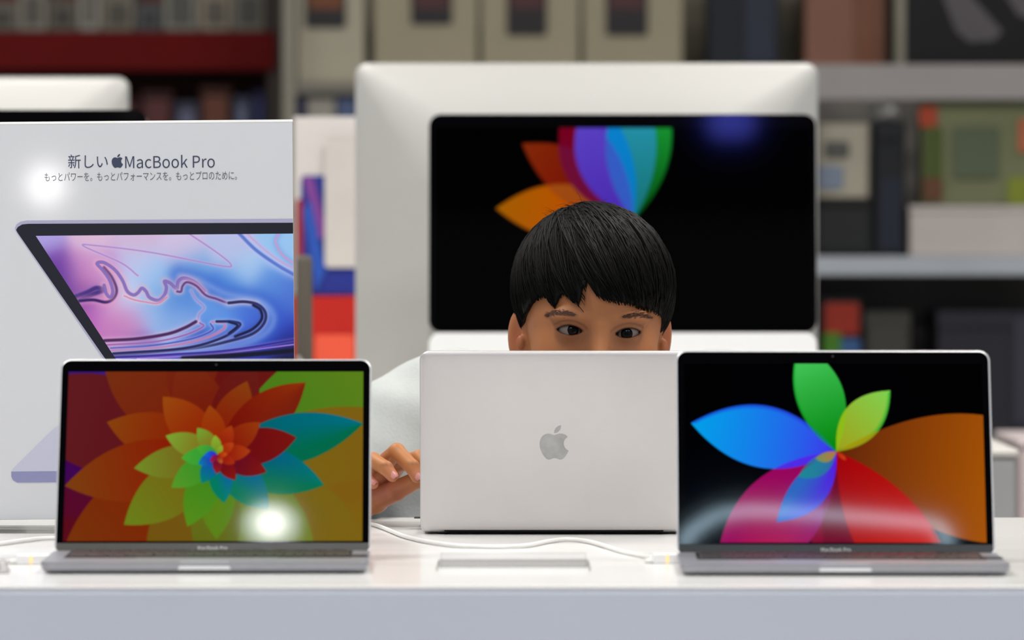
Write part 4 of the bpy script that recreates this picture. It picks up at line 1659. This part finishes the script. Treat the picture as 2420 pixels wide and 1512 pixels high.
def shelf(name, label, c0, c1, Z, depth, boards, top, rgb, back_rgb, board_rgb, th=.022):
    """open shelf unit with uprights, back and boards (rows of their upper faces)"""
    x0, x1, y = xcol(c0, Z), xcol(c1, Z), CAMY + Z
    t = thing(name, label, 'shelf', ((x0 + x1) / 2, y + depth / 2, 0))
    w = x1 - x0
    ht = zrow(top, Z)
    for s_ in (-1, 1):
        V, Fc = slab(.025, depth, ht, .003, .002, 2)
        mk('upright', V, Fc, cm(rgb), t, loc=(s_ * (w / 2 - .0125), 0, 0))
    V, Fc = slab(w - .052, .015, ht - .01, .002, .001, 2)
    mk('back_panel', V, Fc, cm(back_rgb), t, loc=(0, depth / 2 - .009, 0.005))
    for r in boards:
        V, Fc = slab(w - .052, depth - .02, th, .003, .002, 2)
        mk('shelf_board', V, Fc, cm(board_rgb), t, loc=(0, -.010, zrow(r, Z) - th))
    return t


# left unit with a dark red header
Z1 = 10.8
L1 = shelf('shelf_unit', 'dark shelf unit with a long dark red header at the upper left', -420, 662, Z1, .40, (72, 330, 620, 900), -160, (70, 62, 58), (112, 64, 60), (66, 56, 52))
hx0, hx1 = xcol(-415, Z1), xcol(652, Z1)
V, Fc = slab(hx1 - hx0, .014, zrow(76, Z1) - zrow(166, Z1), .003, .002, 2)
mk('header_board', V, Fc, cm((104, 3, 5), .8), L1, loc=((hx0 + hx1) / 2 - L1.location.x, -.20 - .009, zrow(166, Z1)))
tops = [(-30, 42, 5, (120, 116, 106)), (44, 112, -30, (150, 146, 134)), (116, 182, 0, (112, 108, 98)), (186, 238, -40, (164, 160, 150)), (242, 318, -14, (138, 132, 118)),
        (322, 384, 8, (96, 98, 100)), (388, 468, -35, (150, 148, 138)), (472, 546, -20, (166, 156, 140)), (550, 626, -28, (140, 136, 126))]
ordn = ['leftmost', 'second', 'third', 'fourth', 'fifth', 'sixth', 'seventh', 'eighth', 'ninth', 'tenth']
tone = lambda c: 'pale' if sum(c) > 440 else ('grey' if sum(c) > 330 else 'dark grey')
for i, (a, b, r, c) in enumerate(tops):
    carton('product_box', '%s box, %s from the left above the dark red header' % (tone(c), ordn[i]), 'box', a, b, r, 72, Z1 + .03, .20, c,
           'boxes above the red header', zrow(72, Z1), [(a + 14, b - 14, r + 20, 58, tuple(int(v * .62) for v in c))])
lows = [(-20, 60, 205, (70, 48, 46), 'brown'), (64, 150, 225, (52, 44, 46), 'dark brown'), (156, 236, 215, (58, 42, 42), 'dark'), (240, 330, 232, (62, 26, 28), 'maroon'),
        (334, 410, 214, (64, 34, 34), 'dull red'), (414, 470, 240, (72, 74, 92), 'slate'), (474, 548, 205, (78, 46, 36), 'brown orange'), (552, 594, 228, (78, 84, 104), 'blue grey'),
        (598, 628, 214, (48, 50, 86), 'navy')]
for i, (a, b, r, c, nm) in enumerate(lows):
    carton('game_box', '%s box, %s from the left below the dark red header' % (nm, ordn[i]), 'box', a, b, r, 330, Z1 + .04, .18, c,
           'boxes below the red header', zrow(330, Z1), [(a + 10, b - 10, r + 22, 300, tuple(min(255, int(v * 1.5)) for v in c))])

# middle unit with tablet boxes
Z2 = 10.4
L2 = shelf('shelf_unit', 'beige shelf unit of tablet boxes above the large pale computer', 668, 2146, Z2, .45, (196, 480, 800), -180, (150, 146, 132), (126, 120, 106), (128, 124, 116))
for i, (a, b, pa, pb, pr_, r0) in enumerate([(702, 862, 722, 818, 66, -110), (884, 1128, 972, 1068, 58, -110), (1138, 1368, 1198, 1292, 84, -110), (1378, 1612, 1432, 1530, 84, -110)]):
    rgb = (178, 172, 152) if i == 0 else (166, 158, 134)
    carton('tablet_box', 'cream tablet box with a dark picture, %s of the four in a row' % ordn[i], 'box', a, b, r0, 196, Z2 + .03, .10, rgb, 'cream tablet boxes in a row',
           zrow(196, Z2), [(pa, pb, -90, pr_, (44, 42, 44)), (pa + 8, pb - 8, -84, 22, (120, 72, 44) if i == 0 else (84, 50, 52))], False)
carton('backpack_box', 'tall dark navy box right of the cream tablet boxes', 'box', 1674, 1842, -120, 196, Z2 + .03, .2, (34, 38, 46), None, zrow(196, Z2), [(1760, 1830, -90, 150, (44, 50, 66))])
carton('pink_box', 'tall pinkish brown box beside the dark navy box', 'box', 1902, 2092, -120, 196, Z2 + .03, .2, (142, 100, 84), None, zrow(196, Z2), [(2020, 2072, -80, 170, (128, 84, 64))])
# small goods below the tablet boxes
for a, b, r0, c, nm in [(702, 722, 230, (46, 52, 96), 'navy'), (726, 792, 230, (176, 172, 162), 'pale grey'), (798, 842, 230, (96, 112, 150), 'dull blue')]:
    carton('accessory_box', nm + ' accessory box under the cream tablet boxes, left of the large computer', 'box', a, b, r0, 480, Z2 + .03, .12, c, 'accessory boxes under the tablet boxes', zrow(480, Z2),
           [(a + 6, b - 6, 300, 400, tuple(int(v * .75) for v in c))])

# counter with a white worktop behind the rear table
Z3 = 9.35
ct = thing('sales_counter', 'dark grey counter with a white worktop behind the rear table', 'counter', (0, CAMY + Z3 + .3, 0))
cx0, cx1 = xcol(200, Z3), xcol(1700, Z3)
panel('cabinet_front', cx0, cx1, -.28, .3, 0, zrow(922, Z3), cm((98, 96, 98)), ct)
panel('worktop', cx0 - .02, cx1 + .02, -.30, .32, zrow(921, Z3), zrow(874, Z3), cm((222, 214, 206)), ct)

# cartons between the sign and the large computer, standing on the rear table
Z4 = 8.25
rb = carton('red_carton', 'bright red carton on the rear table beside the large computer', 'box', 690, 846, 700, 990, Z4, .18, (190, 34, 24), None, T2,
            [(744, 838, 790, 860, (236, 92, 66))], False)
carton('tablet_carton', 'white carton with a blue and pink tablet picture standing on the red carton', 'box', 694, 850, 276, 700, Z4 + .02, .14, (214, 208, 204), None, zrow(700, Z4) + .0010,
       [(712, 850, 415, 696, (40, 52, 140)), (700, 716, 470, 690, (150, 40, 44)), ('poly', [(716, 418), (740, 418), (778, 560), (752, 566)], (124, 66, 146)), ('poly', [(716, 500), (734, 470), (770, 640), (748, 690)], (44, 84, 176)), (768, 862, 330, 632, (206, 200, 194))], False)
Z5 = 7.25
pp = P(719, 600, Z5)
po = thing('display_post', 'grey brown display post with a cable beside the printed sign', 'post', (pp[0], CAMY + Z5, T2))
V, Fc = slab(.06, .06, .008, .008, .002)
mk('post_base', V, Fc, cm((82, 78, 72)), po)
V, Fc = loft(.022, .022, .008, [(.002, 0), (0, .002), (0, pp[2] - T2 - .018), (.003, pp[2] - T2 - .010)], 6)
mk('post_shaft', V, Fc, cm((88, 82, 74)), po, True, loc=(0, 0, .0085))
q = catmull([(-.008, -.014, .12), (.0, -.016, .105), (.010, -.018, .075), (.018, -.02, .035), (.02, -.022, .004)], 6)
mk('post_cable', *tube(q, .003, 8), cm((150, 146, 136)), po, True)

# right unit
Z6 = 9.6
L3 = shelf('shelf_unit', 'pale grey shelf unit of mixed goods at the right', 1890, 2760, Z6, .42, (606, 1042), 150, (140, 138, 136), (120, 116, 112), (172, 178, 186), .034)
fx0, fx1 = xcol(1893, Z6), xcol(2757, Z6)
V, Fc = slab(fx1 - fx0, .02, zrow(152, Z6) - zrow(236, Z6), .003, .002, 2)
mk('header_board', V, Fc, cm((150, 146, 144)), L3, loc=((fx0 + fx1) / 2 - L3.location.x, -.21 + .012, zrow(236, Z6)))
zt = zrow(150, Z6)
ps = thing('wall_poster', 'black framed poster with a painted diagonal reflection standing on the right shelf unit', 'poster', (xcol(2420, Z6), CAMY + Z6 + .1, zt + .0006))
V, Fc = loft(xcol(2690, Z6) - xcol(2150, Z6), .30, .004, [(.001, 0), (0, .001), (0, .018), (.001, .02)], 3)
mk('panel', [(a, -c + .02, b + .15) for a, b, c in V], Fc, cm((6, 6, 7), .3), ps)
M['streak'] = cm((84, 80, 84))  # grey reflection on the poster, painted as flat shapes
for nm, poly in (('painted_reflection', [(2235, -20), (2300, -20), (2380, 70), (2360, 92), (2300, 95), (2270, 70)]), ('painted_reflection', [(2385, -20), (2450, -20), (2470, 40), (2420, 34)])):
    pv = [(xcol(a, Z6) - ps.location.x, b_, zrow(r, Z6) - zt) for b_ in (-.0015, -.0003) for a, r in poly]
    n = len(poly)
    mk(nm, pv, [tuple(range(n)), tuple(range(2 * n - 1, n - 1, -1))] + [(k, n + k, n + (k + 1) % n, (k + 1) % n) for k in range(n)], M['streak'], ps)
zs = zrow(606, Z6)
carton('black_case', 'wide black case on the right shelf unit', 'case', 1928, 2064, 470, 606, Z6 + .04, .2, (22, 23, 23), None, zs, [(1930, 2050, 490, 590, (30, 32, 32))])
carton('white_box', 'small cream box with a grey spot on top of the wide black case', 'box', 1930, 2052, 292, 470, Z6 + .05, .12, (166, 160, 144), None, zrow(470, Z6 + .04) + .0010,
       [(1948, 2006, 334, 374, (84, 84, 80)), (1934, 1992, 392, 446, (120, 132, 150))], False)
tb = carton('tall_black_box', 'tall narrow black box in the middle of the right shelf unit', 'box', 2068, 2138, 286, 606, Z6 + .04, .12, (26, 28, 32), None, zs, [(2078, 2130, 420, 590, (30, 36, 50))])
V, Fc = lathe([(.018, 0), (.026, .004), (.028, .014), (.024, .024), (.012, .029), (.004, .030)], 24)
kb_ = thing('silver_puck', 'round silver gadget on top of the tall narrow black box', 'gadget', (xcol(2096, Z6), CAMY + Z6 + .09, zrow(286, Z6 + .04) + .0016))
mk('puck_body', V, Fc, M['alu_white'], kb_, True)
V, Fc = lathe([(.004, 0), (.004, .003), (.002, .004)], 16)
mk('puck_button', V, Fc, cm((160, 160, 158)), kb_, loc=(0, 0, .0302))
carton('white_carton', 'broad white carton under the green box on the right', 'box', 2150, 2560, 486, 606, Z6 + .02, .22, (186, 178, 174), None, zs, [(2440, 2540, 510, 580, (180, 176, 172))])
carton('green_box', 'green printed box with red spots on the broad white carton', 'box', 2180, 2520, 236, 486, Z6 + .03, .14, (112, 116, 84), None, zrow(486, Z6 + .02) + .0010,
       [(2184, 2226, 300, 470, (70, 84, 34)), (2172, 2214, 250, 300, (160, 62, 34)), (2250, 2360, 300, 420, (84, 94, 72)), (2405, 2440, 280, 360, (172, 96, 66)), (2180, 2226, 420, 474, (96, 62, 40)), (2380, 2460, 420, 484, (120, 130, 40))], False)
zl = zrow(1042, Z6)
carton('picture_box', 'black carton with a red, green and blue picture at the right', 'box', 1938, 2038, 704, 1042, Z6 + .03, .12, (24, 22, 22), None, zl,
       [(1950, 2030, 716, 790, (150, 44, 26)), (1946, 1988, 786, 850, (70, 122, 36)), (1988, 2032, 800, 850, (58, 92, 140))], False)
carton('grey_box', 'dark olive grey box between the picture carton and the large navy box', 'box', 2044, 2152, 736, 1042, Z6 + .03, .2, (58, 58, 54), None, zl, [(2056, 2140, 770, 1000, (64, 64, 60))])
carton('navy_box', 'large dark navy box at the right picture edge', 'box', 2216, 2520, 734, 1042, Z6 + .03, .25, (40, 40, 48), None, zl, [(2396, 2500, 750, 1000, (56, 56, 66))])
# pedestals low at the right
Z7 = 7.0
pd = thing('pedestal', 'white display pedestal beyond the right end of the table', 'pedestal', (xcol(2330, Z7), CAMY + Z7 + .2, 0))
zt = zrow(1062, Z7)
wv = xcol(2402, Z7) - xcol(2258, Z7)
panel('column', -wv / 2, wv / 2, -.2, .2, 0, zt - .012, cm((170, 170, 170)), pd)
panel('cap', -wv / 2 - .004, wv / 2 + .004, -.204, .204, zt - .0115, zt, cm((206, 202, 196)), pd)
Z8 = 8.2
pd = thing('pedestal', 'pale pink display pedestal at the far right edge', 'pedestal', (xcol(2520, Z8), CAMY + Z8 + .2, 0))
zt = zrow(1040, Z8)
wv = xcol(2630, Z8) - xcol(2412, Z8)
panel('column', -wv / 2, wv / 2, -.2, .2, 0, zt - .012, cm((216, 200, 200)), pd)
panel('cap', -wv / 2 - .004, wv / 2 + .004, -.204, .204, zt - .0115, zt, cm((226, 212, 212)), pd)

# ------------------------------------------------------------------ lamps mirrored in the two screens
bpy.context.view_layer.update()


def mirror_hit(lid, px, py, plane_z):
    """where the line of sight meets the ceiling after bouncing off a lid's screen"""
    mw = lid.matrix_world
    n = np.array((mw.to_3x3() @ Vector((0, -1, 0))).normalized())
    o = np.array(mw @ Vector((0, -.0027, 0)))
    d = ray(px, py)
    t = ((o - C) @ n) / (d @ n)
    p = C + d * t
    r = d - 2 * (d @ n) * n
    k = (plane_z - p[2]) / r[2]
    return p + r * k


M['lamp_core'] = mat('lamp_glow', (1, 1, 1), .5, emit=(1.0, .99, .97), estr=320)
M['lamp_ring'] = mat('lamp_diffuser', (1, 1, 1), .5, emit=(.80, .86, 1.0), estr=100)
lp = mirror_hit(LEFT_LID, 640, 1250, CEIL - .06)
lm = thing('ceiling_spotlight', 'round white ceiling spotlight high in front of the leftmost laptop', 'ceiling light', (lp[0], lp[1], CEIL))
V, Fc = lathe([(.052, 0), (.052, -.05), (.047, -.055), (.045, -.05), (.043, -.02)], 32)
mk('housing', V, [f[::-1] for f in Fc], M['fixture'], lm, True)
V, Fc = lathe([(.040, -.040), (.040, -.045)], 32)
mk('diffuser', V, [f[::-1] for f in Fc], M['lamp_ring'], lm)
V, Fc = lathe([(.021, -.046), (.019, -.052)], 24)
mk('bulb', V, [f[::-1] for f in Fc], M['lamp_core'], lm)
strip = [(1615, 1290), (1628, 1262), (1660, 1236), (1705, 1214), (1760, 1206), (1830, 1207), (1950, 1214), (2080, 1224), (2190, 1234), (2222, 1246), (2236, 1272), (2238, 1292)]
sp_ = [mirror_hit(RIGHT_LID, a, b, CEIL - .05) for a, b in strip]
q = catmull(sp_, 8)
cl = thing('added_strip_light', 'added unseen curved strip light mirrored in the rightmost laptop screen', 'ceiling light', (float(q[:, 0].mean()), float(q[:, 1].mean()), CEIL))  # added to give the pale curve reflected in the right screen
o_ = np.array(cl.location)
M['strip'] = mat('strip_glow', (1, 1, 1), .5, emit=(.60, .84, 1.0), estr=120)
hv_, hf_, lv_, lf_ = [], [], [], []
for i, p in enumerate(q - o_):
    tg = q[min(i + 1, len(q) - 1)] - q[max(i - 1, 0)]
    sd = np.array([-tg[1], tg[0], 0])
    sd /= np.linalg.norm(sd)
    wd_ = .010
    hv_ += [p - sd * (wd_ + .01), p + sd * (wd_ + .01), p + sd * (wd_ + .01) + [0, 0, .04], p - sd * (wd_ + .01) + [0, 0, .04]]
    lv_ += [p - sd * wd_ - [0, 0, .003], p + sd * wd_ - [0, 0, .003]]
for i in range(len(q) - 1):
    a = 4 * i
    hf_ += [(a, a + 1, a + 5, a + 4), (a + 1, a + 2, a + 6, a + 5), (a + 2, a + 3, a + 7, a + 6), (a + 3, a, a + 4, a + 7)]
    lf_ += [(2 * i, 2 * i + 1, 2 * i + 3, 2 * i + 2)]
mk('channel', hv_, hf_, M['fixture'], cl)
mk('light_strip', lv_, lf_, M['strip'], cl)
for k in (6, len(q) // 2, len(q) - 7):
    V, Fc = lathe([(.02, 0), (.02, -.012), (.006, -.016), (.006, -.048)], 12)
    mk('bracket', V, [f[::-1] for f in Fc], M['fixture'], cl, loc=(q[k][0] - o_[0], q[k][1] - o_[1], 0))

# blue pendant added behind the camera for the reflection in the black screen
LN = np.array([0, -math.cos(LA), math.sin(LA)])
bd_ = ray(1728, 286)
bp_ = P(1728, 286, ZA)
br_ = bd_ - 2 * (bd_ @ LN) * LN
bq_ = bp_ + br_ * ((-5.6 - bp_[1]) / br_[1])
bl_t = thing('added_blue_pendant', 'added unseen blue pendant behind the camera for the reflection in the black screen', 'pendant lamp', (bq_[0], bq_[1], CEIL))
M['blue_lamp'] = mat('blue_glow', (.1, .1, .6), .4, emit=(.12, .14, 1.0), estr=70)
V, Fc = lathe([(.02, 0), (.06, .01), (.07, .04), (.05, .075), (.015, .09)], 24)
mk('lamp_shade', V, Fc, M['blue_lamp'], bl_t, True, loc=(0, 0, bq_[2] - CEIL - .045))
V, Fc = tube([(0, 0, bq_[2] - CEIL + .044), (0, 0, 0)], .004, 8)
mk('lamp_cord', V, Fc, M['black_plastic'], bl_t, True)

# globe lamp added behind the camera for the glare on the glossy sign
bpy.context.view_layer.update()
_mw = board.matrix_world
SN = np.array((_mw.to_3x3() @ Vector((0, -1, 0))).normalized())
SO = np.array(_mw @ Vector((0, -.003, 0)))
_d = ray(108, 436)
_p = C + _d * (((SO - C) @ SN) / (_d @ SN))
_r = _d - 2 * (_d @ SN) * SN
_q = _p + _r * ((-5.4 - _p[1]) / _r[1])
fl = thing('added_globe_lamp', 'added unseen globe lamp behind the camera for the glare on the sign', 'floor lamp', (_q[0], _q[1], 0))
M['globe'] = mat('globe_glow', (1, 1, 1), .4, emit=(1, .98, .96), estr=34)
V, Fc = lathe([(.13, 0), (.13, .012), (.12, .018), (.012, .022)], 28)
mk('base', V, Fc, M['fixture'], fl, True)
V, Fc = tube([(0, 0, .02), (0, 0, _q[2] - .041)], .009, 12)
mk('pole', V, Fc, M['fixture'], fl, True)
V, Fc = lathe([(.042 * math.sin(a_), -.042 * math.cos(a_)) for a_ in np.linspace(.12, PI - .02, 14)], 24)
mk('globe', V, Fc, M['globe'], fl, True, loc=(0, 0, _q[2]))
